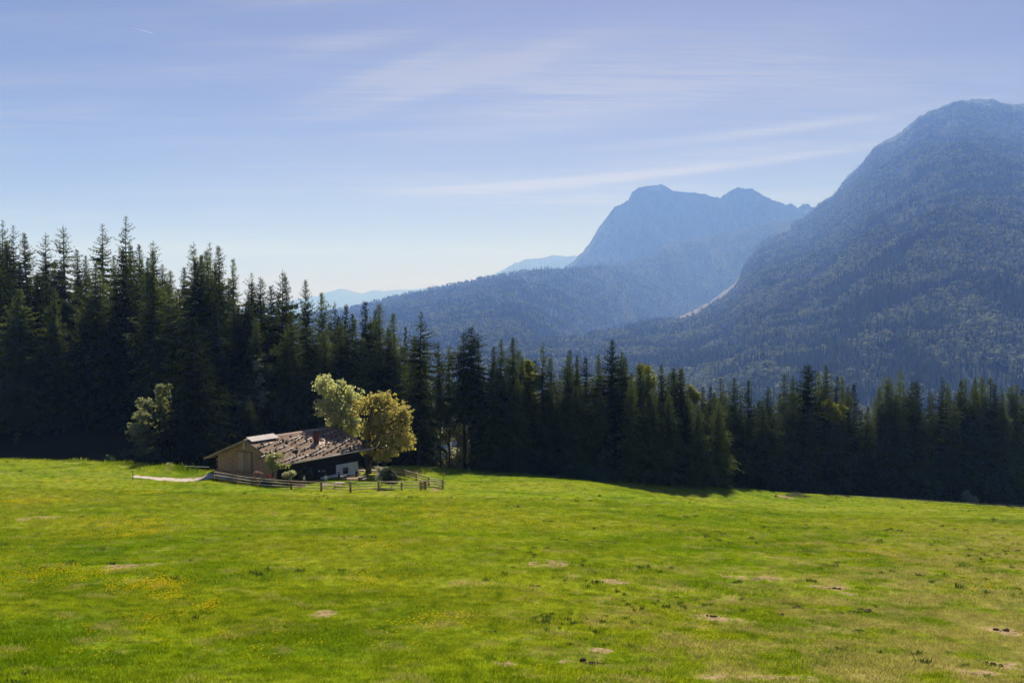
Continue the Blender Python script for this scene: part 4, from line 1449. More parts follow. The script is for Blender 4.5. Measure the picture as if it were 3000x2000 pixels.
# barge boards on both ends
for u in (-0.12, LEN + 0.04):
    for (v1, sl) in ((EAVE_V + 0.1, -SL_R), (LEFT_V - 0.1, SL_L)):
        mb = MB()
        z1 = RIDGE_Z + (sl * v1 if v1 > 0 else sl * v1)
        a = [(0, u, RIDGE_Z + 0.1), (v1, u, z1 + 0.1), (v1, u, z1 - 0.26), (0, u, RIDGE_Z - 0.26)]
        b = [(x, y + 0.08, z) for x, y, z in a]
        mb.add(a + b, [(0, 1, 2, 3), (7, 6, 5, 4), (0, 4, 5, 1), (1, 5, 6, 2), (2, 6, 7, 3), (3, 7, 4, 0)] if v1 < 0 else
               [(3, 2, 1, 0), (4, 5, 6, 7), (1, 5, 4, 0), (2, 6, 5, 1), (3, 7, 6, 2), (0, 4, 7, 3)])
        mb.build('barge_board', M_BARGE, roof)
# eave: fascia and the long wooden gutter that runs on past the far end
MB().tube([(EAVE_V + 0.16, -0.3, EAVE_Z - 0.10), (EAVE_V + 0.16, 12, EAVE_Z - 0.11), (EAVE_V + 0.16, LEN + 5.4, EAVE_Z - 0.06)], [0.10, 0.10, 0.09], 8).build('gutter', M_POLE, roof, True)
MB().box((EAVE_V + 0.0, -0.1, EAVE_Z - 0.30), (EAVE_V + 0.045, LEN, EAVE_Z - 0.02)).build('fascia_board', M_BARGE, roof)
# purlin ends under the near gable overhang
for v in (-8.4, -5.6, -2.8, 0.0, 3.1, 6.2):
    z = RIDGE_Z - (SL_R * v if v > 0 else SL_L * -v) - TH - 0.14
    MB().box((v - 0.1, 0.02, z - 0.12), (v + 0.1, GY0 + 0.05, z + 0.11)).build('purlin', M_PLANK, roof)
# rafters' tails along the front eave
for k in range(16):
    u = 0.8 + k * 1.38
    mb = MB()
    a = [slope_pts(6.3, u, -TH - 0.003), slope_pts(8.15, u, -TH - 0.003), slope_pts(8.15, u, -TH - 0.14), slope_pts(6.3, u, -TH - 0.17)]
    b = [(x, y + 0.12, z) for x, y, z in a]
    mb.add(a + b, [(0, 1, 2, 3), (7, 6, 5, 4), (0, 4, 5, 1), (1, 5, 6, 2), (2, 6, 7, 3), (3, 7, 4, 0)])
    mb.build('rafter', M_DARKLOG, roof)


# poles lying on the shingles, held by stones: ends read from the photograph
POLES = [((752, 1313), (798, 1295)), ((810, 1301), (826, 1292)), ((836, 1294), (875, 1277)), ((852, 1301), (888, 1275)), ((800, 1321), (842, 1303)),
         ((827, 1326), (859, 1311)), ((876, 1303), (905, 1285)), ((880, 1322), (927, 1297)), ((778, 1329), (796, 1321)), ((794, 1342), (830, 1330)), ((820, 1355), (868, 1334)),
         ((850, 1353), (905, 1331)), ((906, 1331), (951, 1303)), ((910, 1336), (955, 1315)), ((947, 1331), (1032, 1281)), ((985, 1322), (1054, 1300)), ((998, 1325), (1045, 1312)),
         ((942, 1275), (995, 1258)), ((760, 1341), (776, 1333))]


def strip_pole(a, b, rad):
    return MB().tube([a, (Vector(a) + Vector(b)) / 2 + Vector((0, 0, 0.01)), b], [rad, rad * 0.95, rad * 0.8], 6)


STONES = []
for (p0, p1) in POLES:
    a, b = on_roof(*p0, 0.22), on_roof(*p1, 0.22)
    strip_pole(a, b, 0.072).build('pole', M_POLE, roof, True)
    L = (b - a).length
    n = max(2, int(L / 1.15))
    for k in range(n):
        t = (k + 0.35 + random.uniform(-.15, .15)) / n
        q = a.lerp(b, t)
        STONES.append((q.x + random.uniform(-.05, .12), q.y, random.uniform(0.16, 0.27)))
r_ = random.Random(4)
tries = 0
while len(STONES) < 135 and tries < 4000:
    tries += 1
    u, v = r_.uniform(0.5, 21.5), r_.uniform(0.9, 7.8)
    if CU0 - .3 < u < CU1 + .3 and CV0 - .3 < v < CV1 + .3:
        continue
    if all((u - s[1]) ** 2 + (v - s[0]) ** 2 > 0.55 for s in STONES):
        STONES.append((v, u, r_.uniform(0.10, 0.22)))
for (u, v, rr) in [(on_roof(868, 1326).y, on_roof(868, 1326).x, 0.40), (on_roof(860, 1325).y, on_roof(860, 1325).x, 0.27), (on_roof(828, 1294).y, on_roof(828, 1294).x, 0.33)]:
    STONES.append((v, u, rr))
stone_me = []
for s in range(6):
    r = np.random.default_rng(100 + s)
    V, F = [], []
    na, ne = 8, 5
    V.append((0, 0, 0.62))
    for e in range(1, ne):
        th = math.pi * e / ne
        for j in range(na):
            a = 6.283 * j / na
            q = r.uniform(0.78, 1.18)
            V.append((math.sin(th) * math.cos(a) * q * 1.12, math.sin(th) * math.sin(a) * q, math.cos(th) * 0.62 * r.uniform(0.85, 1.1)))
    V.append((0, 0, -0.62))
    for j in range(na):
        F.append((0, 1 + j, 1 + (j + 1) % na))
        F.append((len(V) - 1, 1 + (ne - 2) * na + (j + 1) % na, 1 + (ne - 2) * na + j))
    for e in range(ne - 2):
        for j in range(na):
            a, b = 1 + e * na + j, 1 + e * na + (j + 1) % na
            F.append((a, a + na, b + na))
            F.append((a, b + na, b))
    m_ = mesh_np('stone', np.array(V), np.array(F))
    m_.materials.append(M_STONE)
    stone_me.append(m_)
for (v, u, rr) in STONES:
    o = obj('stone', random.choice(stone_me), None, roof, (v, u, RIDGE_Z - SL_R * v + 0.06 + rr * 0.55), (random.uniform(-.2, .2), math.atan(SL_R) + random.uniform(-.15, .15), random.uniform(0, 6.28)))
    o.scale = (rr * random.uniform(0.9, 1.35), rr, rr)
# sheet-metal panel around the chimney: one sheet per seam bay
nb_ = 7
for k in range(nb_):
    u0, u1 = CU0 + (CU1 - CU0) * k / nb_, CU0 + (CU1 - CU0) * (k + 1) / nb_
    mb = MB()
    a = [slope_pts(CV0, u0 + 0.015, 0.05), slope_pts(CV1, u0 + 0.015, 0.05), slope_pts(CV1, u1 - 0.015, 0.05), slope_pts(CV0, u1 - 0.015, 0.05)]
    b = [(x, y, z + 0.012) for x, y, z in a]
    mb.add(a + b, [(3, 2, 1, 0), (4, 5, 6, 7), (0, 1, 5, 4), (1, 2, 6, 5), (2, 3, 7, 6), (3, 0, 4, 7)])
    sq = [slope_pts(CV0, u0 - 0.014, 0.05), slope_pts(CV1, u0 - 0.014, 0.05), slope_pts(CV1, u0 + 0.014, 0.05), slope_pts(CV0, u0 + 0.014, 0.05)]
    sr = [(x, y, z + 0.075) for x, y, z in sq]
    mb.add(sq + sr, [(3, 2, 1, 0), (4, 5, 6, 7), (0, 1, 5, 4), (1, 2, 6, 5), (2, 3, 7, 6), (3, 0, 4, 7)])
    mb.build('metal_sheet', M_COPPER, roof)
# chimney: brick shaft, courses, cap with flue
cb = on_roof(927, 1298)
zt = 7.15
zc0 = RIDGE_Z - SL_R * cb.x - 0.5
ztop = hut_ray(927, 1262, ((0, 1, 0), cb.y)).z
chim = MB().box((cb.x - 0.33, cb.y - 0.33, zc0), (cb.x + 0.33, cb.y + 0.33, ztop - 0.22)).build('chimney', M_BRICK, hut)
nz = int((ztop - 0.25 - zc0) / 0.13)
bm_ = MB().box((-0.155, -0.012, -0.05), (0.155, 0.012, 0.05)).mesh('brick')
bm_.materials.append(M_BRICK)
for k in range(nz):
    z = zc0 + 0.06 + k * 0.13
    for (dx, dy, rz) in ((0, -0.343, 0), (0.343, 0, math.pi / 2), (-0.343, 0, math.pi / 2)):
        for s in (-0.165, 0.165):
            obj('brick', bm_, None, chim, (cb.x + dx + (s if rz == 0 else 0), cb.y + dy + (s if rz else 0), z), (0, 0, rz))
MB().box((cb.x - 0.40, cb.y - 0.40, ztop - 0.22), (cb.x + 0.40, cb.y + 0.40, ztop - 0.12)).build('cap', M_SOOT, chim)
mb = MB()
for dx in (-0.3, 0.3):
    for dy in (-0.3, 0.3):
        mb.box((cb.x + dx - 0.07, cb.y + dy - 0.07, ztop - 0.12), (cb.x + dx + 0.07, cb.y + dy + 0.07, ztop + 0.02))
mb.box((cb.x - 0.4, cb.y - 0.4, ztop + 0.02), (cb.x + 0.4, cb.y + 0.4, ztop + 0.08))
mb.build('flue_hood', M_SOOT, chim)
# solar panels propped above the ridge end, lower edge at (737,1294)-(820,1281)
pl_ = (Vector((SL_R, 0, 1)), RIDGE_Z + 0.42)
s0, s1 = hut_ray(738, 1293.5, pl_), hut_ray(819, 1281.5, pl_)
t0 = hut_ray(728, 1285, ((0, 1, 0), s0.y))
vt = s0.x - 1.45
zt_ = s0.z + 0.62
for k in range(3):
    ua = s0.y + (s1.y - s0.y) * k / 3 + 0.02
    ub = s0.y + (s1.y - s0.y) * (k + 1) / 3 - 0.02
    c = Vector(((s0.x + vt) / 2, (ua + ub) / 2, (s0.z + zt_) / 2))
    W, Hh = ub - ua, math.hypot(s0.x - vt, zt_ - s0.z)
    tilt = math.atan2(zt_ - s0.z, s0.x - vt)
    mb = MB().box((-Hh / 2, -W / 2, -0.02), (Hh / 2, W / 2, 0.02))
    sp = obj('solar_panel', mb.mesh('solar_panel'), M_ALU, hut, c, (0, tilt, 0))
    MB().box((-Hh / 2 + 0.05, -W / 2 + 0.05, 0.021), (Hh / 2 - 0.05, W / 2 - 0.05, 0.026)).build('cell_field', m_pv, sp)
    for uu in (-W / 2 + 0.15, W / 2 - 0.15):
        MB().tube([(Hh / 2 - 0.1, uu, -0.02), (Hh / 2 - 0.12, uu, -0.5)], 0.025, 5).build('support', M_METAL, sp)
        MB().tube([(-Hh / 2 + 0.1, uu, -0.02), (-Hh / 2 + 0.1, uu, -0.8)], 0.025, 5).build('support', M_METAL, sp)


# ---- near gable wall
def roof_under(v):
    return RIDGE_Z - (SL_R * v if v >= 0 else SL_L * -v) - TH - 0.005


mb = MB()
poly = [(GX0 + 1.2, GY0, -1.6), (GX1, GY0, -1.6), (GX1, GY0, roof_under(GX1)), (0, GY0, roof_under(0)), (GX0 + 1.2, GY0, roof_under(GX0 + 1.2))]
b = [(x, GY0 + 0.22, z) for x, y, z in poly]
mb.add(poly + b, [(4, 3, 2, 1, 0), (5, 6, 7, 8, 9)] + [(i, (i + 1) % 5, 5 + (i + 1) % 5, 5 + i) for i in range(5)])
gable = mb.build('gable_wall', M_OLDWOOD, hut)
dl, dr_ = hut_ray(698.3, 1350, ((0, 1, 0), GY0)), hut_ray(738.6, 1350, ((0, 1, 0), GY0))
DX0, DX1 = dl.x, dr_.x
DZ1 = hut_ray(718, 1323, ((0, 1, 0), GY0)).z
DZ0 = hut_ray(718, 1381, ((0, 1, 0), GY0)).z
r = random.Random(9)
mb = MB()
z = -1.0
while z < RIDGE_Z:
    x = GX0 + 1.2 + r.uniform(-.1, 0)
    while x < GX1:
        wd = r.uniform(0.17, 0.36)
        xe = min(x + wd - 0.015, GX1)
        top = min(roof_under(x), roof_under(xe)) - 0.04
        ze = min(z + 0.40, top)
        xc = (x + xe) / 2
        if ze - z > 0.1 and not (DX0 - 0.05 < xe and x < DX1 + 0.05 and z < DZ1 and ze > DZ0):
            l = r.uniform(0.028, 0.05)
            p = [(x, GY0 - l, z + r.uniform(-.025, .025)), (xe, GY0 - l, z + r.uniform(-.025, .025)), (xe, GY0 - 0.008, ze), (x, GY0 - 0.008, ze)]
            q = [(a_, b_ + 0.02, c_) for a_, b_, c_ in p]
            mb.add(p + q, [(0, 1, 2, 3), (0, 4, 5, 1), (1, 5, 6, 2), (3, 7, 4, 0)])
        x += wd
    z += 0.29
o = mb.build('wall_shingle', M_OLDWOOD, gable)
tag(o, kind='stuff')
# big loft door of upright planks
door = MB().box((DX0 - 0.04, GY0 - 0.05, DZ0), (DX1 + 0.04, GY0 + 0.02, DZ1 + 0.02)).build('barn_door', M_SOOT, hut)
n = 10
for k in range(n):
    x0, x1 = DX0 + (DX1 - DX0) * k / n + 0.008, DX0 + (DX1 - DX0) * (k + 1) / n - 0.008
    MB().box((x0, GY0 - 0.075 - r.uniform(0, .015), DZ0 + 0.02), (x1, GY0 - 0.04, DZ1 - 0.04 - r.uniform(0, .04))).build('plank', M_PLANK, door)
MB().box((DX0 - 0.1, GY0 - 0.13, DZ1 - 0.01), (DX1 + 0.1, GY0 - 0.03, DZ1 + 0.09)).build('lintel', M_OLDWOOD, door)
# hanging king post and loft vent at the apex
kp = hut_ray(714.8, 1306, ((0, 1, 0), 0.15))
MB().box((kp.x - 0.09, 0.05, RIDGE_Z - 1.55), (kp.x + 0.09, 0.2, RIDGE_Z - 0.35)).build('king_post', M_POLE, hut)
# sill plank and plinth
a, b = hut_ray(632, 1373, ((0, 1, 0), GY0 - 0.12)), hut_ray(680, 1382, ((0, 1, 0), GY0 - 0.12))
mb = MB()
mb.add([(a.x, GY0 - 0.18, a.z), (b.x, GY0 - 0.18, b.z), (b.x, GY0 - 0.18, b.z - 0.2), (a.x, GY0 - 0.18, a.z - 0.28), (a.x, GY0 - 0.06, a.z), (b.x, GY0 - 0.06, b.z), (b.x, GY0 - 0.06, b.z - 0.2), (a.x, GY0 - 0.06, a.z - 0.28)],
       [(3, 2, 1, 0), (4, 5, 6, 7), (0, 1, 5, 4), (1, 2, 6, 5), (2, 3, 7, 6), (3, 0, 4, 7)])
mb.build('sill_plank', M_BARGE, hut)
MB().box((GX0 + 1.2, GY0 - 0.25, -1.8), (GX1 + 0.1, GY0 + 0.05, -0.35)).build('stone_plinth', M_STONE, hut)
# side store under the left eave, set back, with a dark plank door
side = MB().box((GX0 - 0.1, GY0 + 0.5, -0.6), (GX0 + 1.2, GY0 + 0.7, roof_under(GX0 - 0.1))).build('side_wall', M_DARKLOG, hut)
for k in range(6):
    z = -0.1 + k * 0.42
    if z < roof_under(GX0) - 0.5:
        MB().box((GX0 + 0.02, GY0 + 0.455, z), (GX0 + 1.12, GY0 + 0.498, z + 0.39)).build('plank', M_OLDWOOD, side)
MB().box((GX0 + 1.12, GY0 - 0.06, -0.6), (GX0 + 1.32, GY0 + 0.5, roof_under(GX0 + 1.2))).build('corner_post', M_PLANK, hut)
MB().box((GX0 - 0.1, GY0 + 0.71, -1.2), (GX0 + 0.12, GY1, roof_under(GX0 - 0.1))).build('back_wall', M_OLDWOOD, hut)
# far gable
mb = MB()
poly = [(GX0, GY1 - 0.2, -2.4), (GX1 - 0.05, GY1 - 0.2, -2.4), (GX1 - 0.05, GY1 - 0.2, roof_under(GX1)), (0, GY1 - 0.2, roof_under(0)), (GX0, GY1 - 0.2, roof_under(GX0))]
b = [(x, GY1, z) for x, y, z in poly]
mb.add(poly + b, [(4, 3, 2, 1, 0), (5, 6, 7, 8, 9)] + [(i, (i + 1) % 5, 5 + (i + 1) % 5, 5 + i) for i in range(5)])
mb.build('far_gable_wall', M_DARKLOG, hut)
# ---- front wall of dark squared logs
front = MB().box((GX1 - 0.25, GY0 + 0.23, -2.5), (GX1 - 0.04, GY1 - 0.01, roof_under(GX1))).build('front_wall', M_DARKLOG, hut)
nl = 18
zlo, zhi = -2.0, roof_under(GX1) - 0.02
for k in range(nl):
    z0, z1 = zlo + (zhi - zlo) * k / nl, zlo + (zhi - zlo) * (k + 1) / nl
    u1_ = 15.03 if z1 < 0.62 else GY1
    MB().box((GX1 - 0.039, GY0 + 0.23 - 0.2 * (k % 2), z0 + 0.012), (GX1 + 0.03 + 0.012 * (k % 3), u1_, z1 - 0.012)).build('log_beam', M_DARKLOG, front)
# plastered corner with its window
mb = MB()
za, zb = 0.66, 0.58
mb.add([(GX1 - 0.03, 15.05, -2.1), (GX1 - 0.03, 20.85, -2.6), (GX1 - 0.03, 20.6, zb), (GX1 - 0.03, 15.05, za), (GX1 + 0.12, 15.05, -2.1), (GX1 + 0.30, 20.95, -2.6), (GX1 + 0.08, 20.62, zb), (GX1 + 0.08, 15.05, za)],
       [(3, 2, 1, 0), (4, 5, 6, 7), (0, 1, 5, 4), (1, 2, 6, 5), (2, 3, 7, 6), (3, 0, 4, 7)])
plaster = mb.build('plastered_wall', M_PLASTER, hut)
w0, w1 = hut_ray(1005.6, 1377, ((1, 0, 0), GX1 + 0.14)), hut_ray(1019, 1377, ((1, 0, 0), GX1 + 0.14))
wz0, wz1 = hut_ray(1012, 1386, ((1, 0, 0), GX1 + 0.14)).z, hut_ray(1012, 1369.5, ((1, 0, 0), GX1 + 0.14)).z
X0 = GX1 + 0.13
win = MB().box((X0, w0.y, wz0), (X0 + 0.03, w1.y, wz1)).build('window', M_FRAME, hut)
um, zm = (w0.y + w1.y) / 2, (wz0 + wz1) / 2
for (ua, ub) in ((w0.y + 0.08, um - 0.035), (um + 0.035, w1.y - 0.08)):
    for (zz0, zz1) in ((wz0 + 0.08, zm - 0.03), (zm + 0.03, wz1 - 0.08)):
        MB().box((X0 + 0.031, ua, zz0), (X0 + 0.036, ub, zz1)).build('pane', m_glass, win)
mb = MB()
for (ua, ub, zz0, zz1) in ((w0.y - 0.05, w0.y + 0.07, wz0 - 0.03, wz1 + 0.05), (w1.y - 0.07, w1.y + 0.05, wz0 - 0.03, wz1 + 0.05), (w0.y + 0.071, w1.y - 0.071, wz1 - 0.07, wz1 + 0.05), (w0.y + 0.071, w1.y - 0.071, wz0 - 0.03, wz0 + 0.07)):
    mb.box((X0 + 0.037, ua, zz0), (X0 + 0.08, ub, zz1))
mb.build('frame', M_FRAME, win)
# low white plinth beside it
MB().box((GX1 + 0.05, 11.0, -2.2), (GX1 + 0.42, 15.04, -0.92)).build('white_plinth', M_PLASTER, hut)


def fpt(px, py, off=0.06):
    return hut_ray(px, py, ((1, 0, 0), GX1 + off))


# door, curtained window and notice on the dark front
d0, d1 = fpt(915, 1395), fpt(929, 1395)
dz1 = fpt(922, 1374).z
fd = MB().box((GX1 + 0.055, d0.y, -1.9), (GX1 + 0.075, d1.y, dz1)).build('house_door', M_SOOT, hut)
for k in range(5):
    ua, ub = d0.y + (d1.y - d0.y) * k / 5 + .01, d0.y + (d1.y - d0.y) * (k + 1) / 5 - .01
    MB().box((GX1 + 0.076, ua, -1.85), (GX1 + 0.09, ub, dz1 - 0.05)).build('plank', M_DARKLOG, fd)
q0, q1 = fpt(942.5, 1384), fpt(953, 1374)
fw = MB().box((GX1 + 0.055, q0.y, q0.z), (GX1 + 0.075, q1.y, q1.z)).build('window', M_FRAME, hut)
um = (q0.y + q1.y) / 2
for (ua, ub) in ((q0.y + .06, um - .05), (um + .05, q1.y - .06)):
    cpn = MB().box((GX1 + 0.076, ua, q0.z + .06), (GX1 + 0.08, ub, q1.z - .06)).build('pane', m_glass, fw)
MB().box((GX1 + 0.081, q0.y + .10, q0.z + .1), (GX1 + 0.086, q0.y + .36, q1.z - .1)).build('curtain', M_CURTAIN, fw)
MB().box((GX1 + 0.081, q1.y - .36, q0.z + .1), (GX1 + 0.086, q1.y - .1, q1.z - .1)).build('curtain', M_CURTAIN, fw)
n0, n1 = fpt(932.2, 1381.5), fpt(937.2, 1376.5)
MB().box((GX1 + 0.08, n0.y, n0.z), (GX1 + 0.095, n1.y, n1.z)).build('notice_board', M_PLASTER, hut)


# ================================================================ log fence round the hut garden
def fence_line(name, label, pts, hts, group=None, first=0, skip=()):
    base = [P(*q) for q in pts]
    base = [Vector((q[0], q[1], gz(q[0], q[1]))) for q in base]
    o = base[0]
    root = thing(name, label, 'fence', o, group=group)
    r = random.Random(len(pts) * 7)
    for i, q in enumerate(base):
        if i in skip:
            continue
        l = q - o
        h = hts + r.uniform(-.06, .08)
        rad = r.uniform(0.14, 0.175)
        lean = Vector((r.uniform(-.05, .05), r.uniform(-.05, .05), 0))
        MB().tube([l + Vector((0, 0, -0.4)), l + lean * 0.5 + Vector((0, 0, h * 0.5)), l + lean + Vector((0, 0, h - 0.03)), l + lean + Vector((0, 0, h))], [rad, rad * 0.97, rad * 0.93, rad * 0.7], 9).build('post', M_FENCE, root, True)
    for i in range(len(base) - 1):
        a, b = base[i] - o, base[i + 1] - o
        d = (b - a).normalized()
        sd = Vector((d.y, -d.x, 0)).normalized()
        if sd.y > 0:
            sd = -sd
        for k, f in enumerate((0.30, 0.60, 0.90)):
            za, zb = hts * f + r.uniform(-.05, .05), hts * f + r.uniform(-.05, .05)
            off = sd * 0.15 * (1 if (i + k) % 2 == 0 else 0.7)
            p0 = a - d * r.uniform(.15, .5) + off + Vector((0, 0, za))
            p1 = b + d * r.uniform(.15, .45) + off + Vector((0, 0, zb))
            m = (p0 + p1) / 2 + Vector((0, 0, r.uniform(-.05, .03)))
            MB().tube([p0, m, p1], [r.uniform(.075, .09), .078, r.uniform(.06, .075)], 7).build('rail', M_RAIL, root, True)
    return base


fb = fence_line('log_fence', 'front log fence of posts and three rails before the hut garden', FENCE, 1.52)
fb2 = fence_line('log_fence', 'short log fence from the gate round to the back right of the garden', FENCE_B, 1.5)
# wicket gate between the two
ga, gb = fb[-1], fb2[0]
gate = thing('garden_gate', 'small wooden picket gate between two stout posts at the garden corner', 'gate', ga)
dv = gb - ga
gn = 7
for k in range(gn):
    t = (k + 0.8) / (gn + 0.6)
    q = dv * t
    MB().box((q.x - 0.04, q.y - 0.02, 0.08 + q.z), (q.x + 0.04, q.y + 0.02, 1.32 + q.z)).build('picket', M_FENCE, gate)
for z in (0.35, 1.1):
    MB().tube([dv * 0.1 + Vector((0, 0.05, z)), dv * 0.92 + Vector((0, 0.05, z))], 0.035, 5).build('cross_bar', M_FENCE, gate)
# signpost behind the corner post
sq = P(1297.6, 1431, 162.6)
sg = thing('hiking_sign', 'thin signpost with small yellow arrow boards behind the fence corner post', 'sign', (sq[0] + 0.1, sq[1], gz(sq[0], sq[1])))
MB().tube([(0, 0, -0.3), (0, 0, 2.75)], 0.04, 6).build('pole', M_METAL, sg)
M_YEL = mat_noise('sign_yellow', (0.42, 0.28, 0.05), (0.5, 0.36, 0.08), 3, 0.6, 0.3)
for (z, s) in ((2.55, 1), (2.33, -1)):
    mb = MB()
    a = [(-0.30 * s, -0.05, z - 0.08), (0.26 * s, -0.05, z - 0.08), (0.36 * s, -0.05, z), (0.26 * s, -0.05, z + 0.08), (-0.30 * s, -0.05, z + 0.08)]
    b = [(x, -0.035, zz) for x, y, zz in a]
    mb.add(a + b, [tuple(range(5)), tuple(range(9, 4, -1))] + [(i, 5 + i, 5 + (i + 1) % 5, (i + 1) % 5) for i in range(5)])
    mb.build('arrow_board', M_YEL, sg)


# ================================================================ garden furniture
def bench_table(px, D, rz, label, L=2.0, wd=0.75, mat=None, benches=True, zoff=0.0, h=0.76):
    mat = mat or M_TABLE
    b = at_ground(px, D, 0.0)
    t = thing('picnic_table' if benches else 'garden_table', label, 'table', (b[0], b[1], b[2] + zoff), rz)
    n = 5
    for k in range(n):
        y0 = -wd / 2 + wd * k / n + 0.006
        MB().box((-L / 2, y0, h - 0.045), (L / 2, y0 + wd / n - 0.012, h)).build('plank', mat, t)
    for x in (-L * 0.34, L * 0.34):
        for s in (-1, 1):
            MB().tube([(x, s * 0.14, h - 0.05), (x, s * (0.62 if benches else 0.3), -0.03)], 0.045, 5).build('leg', mat, t)
        MB().box((x - 0.03, -0.36, h - 0.12), (x + 0.03, 0.36, h - 0.046)).build('batten', mat, t)
    if benches:
        for s in (-1, 1):
            bo = MB().box((-L / 2, s * 0.72 - 0.14, 0.41), (L / 2, s * 0.72 + 0.14, 0.455)).build('bench', mat, t)
        for x in (-L * 0.34, L * 0.34):
            MB().box((x - 0.032, -0.82, 0.33), (x + 0.032, 0.82, 0.409)).build('bearer', mat, t)
    return t


RZH = -HUT_A + math.pi / 2
bench_table(962, 155.4, R(8), 'pale picnic table on the sunny lawn behind the middle of the front fence', 2.3)
bench_table(993, 157.0, R(-20), 'smaller pale picnic table on the lawn below the woman shading her eyes', 1.6)
bench_table(1008, 168.3, RZH, 'weathered picnic table in the shade along the white wall', 2.2)
bench_table(1040, 171.0, RZH, 'weathered picnic table in the shade by the plastered corner', 2.2)
bench_table(1058, 167.0, RZH + .2, 'picnic table in tree shade in front of the golden maple', 2.2)
bench_table(1064, 186.0, R(5), 'sunlit picnic table seating guests left of the maple trunk', 2.2)
bench_table(1099, 183.5, R(-12), 'sunlit picnic table right of the maple trunk', 2.3)
bench_table(1030, 163.5, R(10), 'low dark table on the shaded terrace before the white wall', 1.8, mat=M_PLANK)
bench_table(713, 161.2, -HUT_A + R(6), 'long narrow plank table before the big gable door', 2.4, 0.7, None, False, 0, 0.9)
bench_table(880, 156.5, R(15), 'low bench-like table by the fence below the front door', 1.4, 0.5, M_TABLE, False, 0, 0.45)


# ================================================================ people
def skin_body(name, joints, edges, mats, parts, root=0):
    """grow one continuous body round a posed skeleton; joints: name -> (xyz, radius)"""
    keys = list(joints)
    me = bpy.data.meshes.new(name)
    me.from_pydata([joints[k][0] for k in keys], [(keys.index(a), keys.index(b)) for a, b in edges], [])
    tmp = bpy.data.objects.new(name + '_tmp', me)
    COL.objects.link(tmp)
    tmp.modifiers.new('skin', 'SKIN').use_smooth_shade = True
    sv = me.skin_vertices[0].data if me.skin_vertices else None
    if sv is None:
        me.attributes.new('tmp', 'FLOAT', 'POINT')
    for i, k in enumerate(keys):
        rr = joints[k][1]
        rr = rr if isinstance(rr, tuple) else (rr, rr)
        me.skin_vertices[0].data[i].radius = rr
        me.skin_vertices[0].data[i].use_root = (i == root)
    ss = tmp.modifiers.new('sub', 'SUBSURF')
    ss.levels = ss.render_levels = 1
    dg = bpy.context.evaluated_depsgraph_get()
    ev = tmp.evaluated_get(dg)
    out = bpy.data.meshes.new_from_object(ev)
    out.materials.clear()
    for m in mats:
        out.materials.append(m)
    segs = [(np.array(joints[a][0]), np.array(joints[b][0]), parts.get((a, b), parts.get(a, 0))) for a, b in edges]
    A = np.array([s[0] for s in segs])
    B = np.array([s[1] for s in segs])
    pi_ = np.array([s[2] for s in segs])
    n = len(out.polygons)
    c = np.empty(n * 3)
    out.polygons.foreach_get('center', c)
    c = c.reshape(-1, 3)
    d = B - A
    t = np.clip(((c[:, None] - A[None]) * d[None]).sum(2) / np.maximum((d * d).sum(1), 1e-9)[None], 0, 1)
    q = A[None] + d[None] * t[..., None]
    k = np.linalg.norm(c[:, None] - q, axis=2).argmin(1)
    out.polygons.foreach_set('material_index', pi_[k].astype(np.int32))
    out.polygons.foreach_set('use_smooth', np.ones(n, bool))
    bpy.data.objects.remove(tmp)
    return out


def cloth_mat(name, c):
    return mat_noise(name, tuple(x * 0.8 for x in c), tuple(min(1, x * 1.15) for x in c), 8, 0.9, 0.1, bump=0.2)


M_SKIN = mat_noise('skin', (0.42, 0.24, 0.17), (0.52, 0.31, 0.23), 6, 0.6, 0.3, bump=0.05)


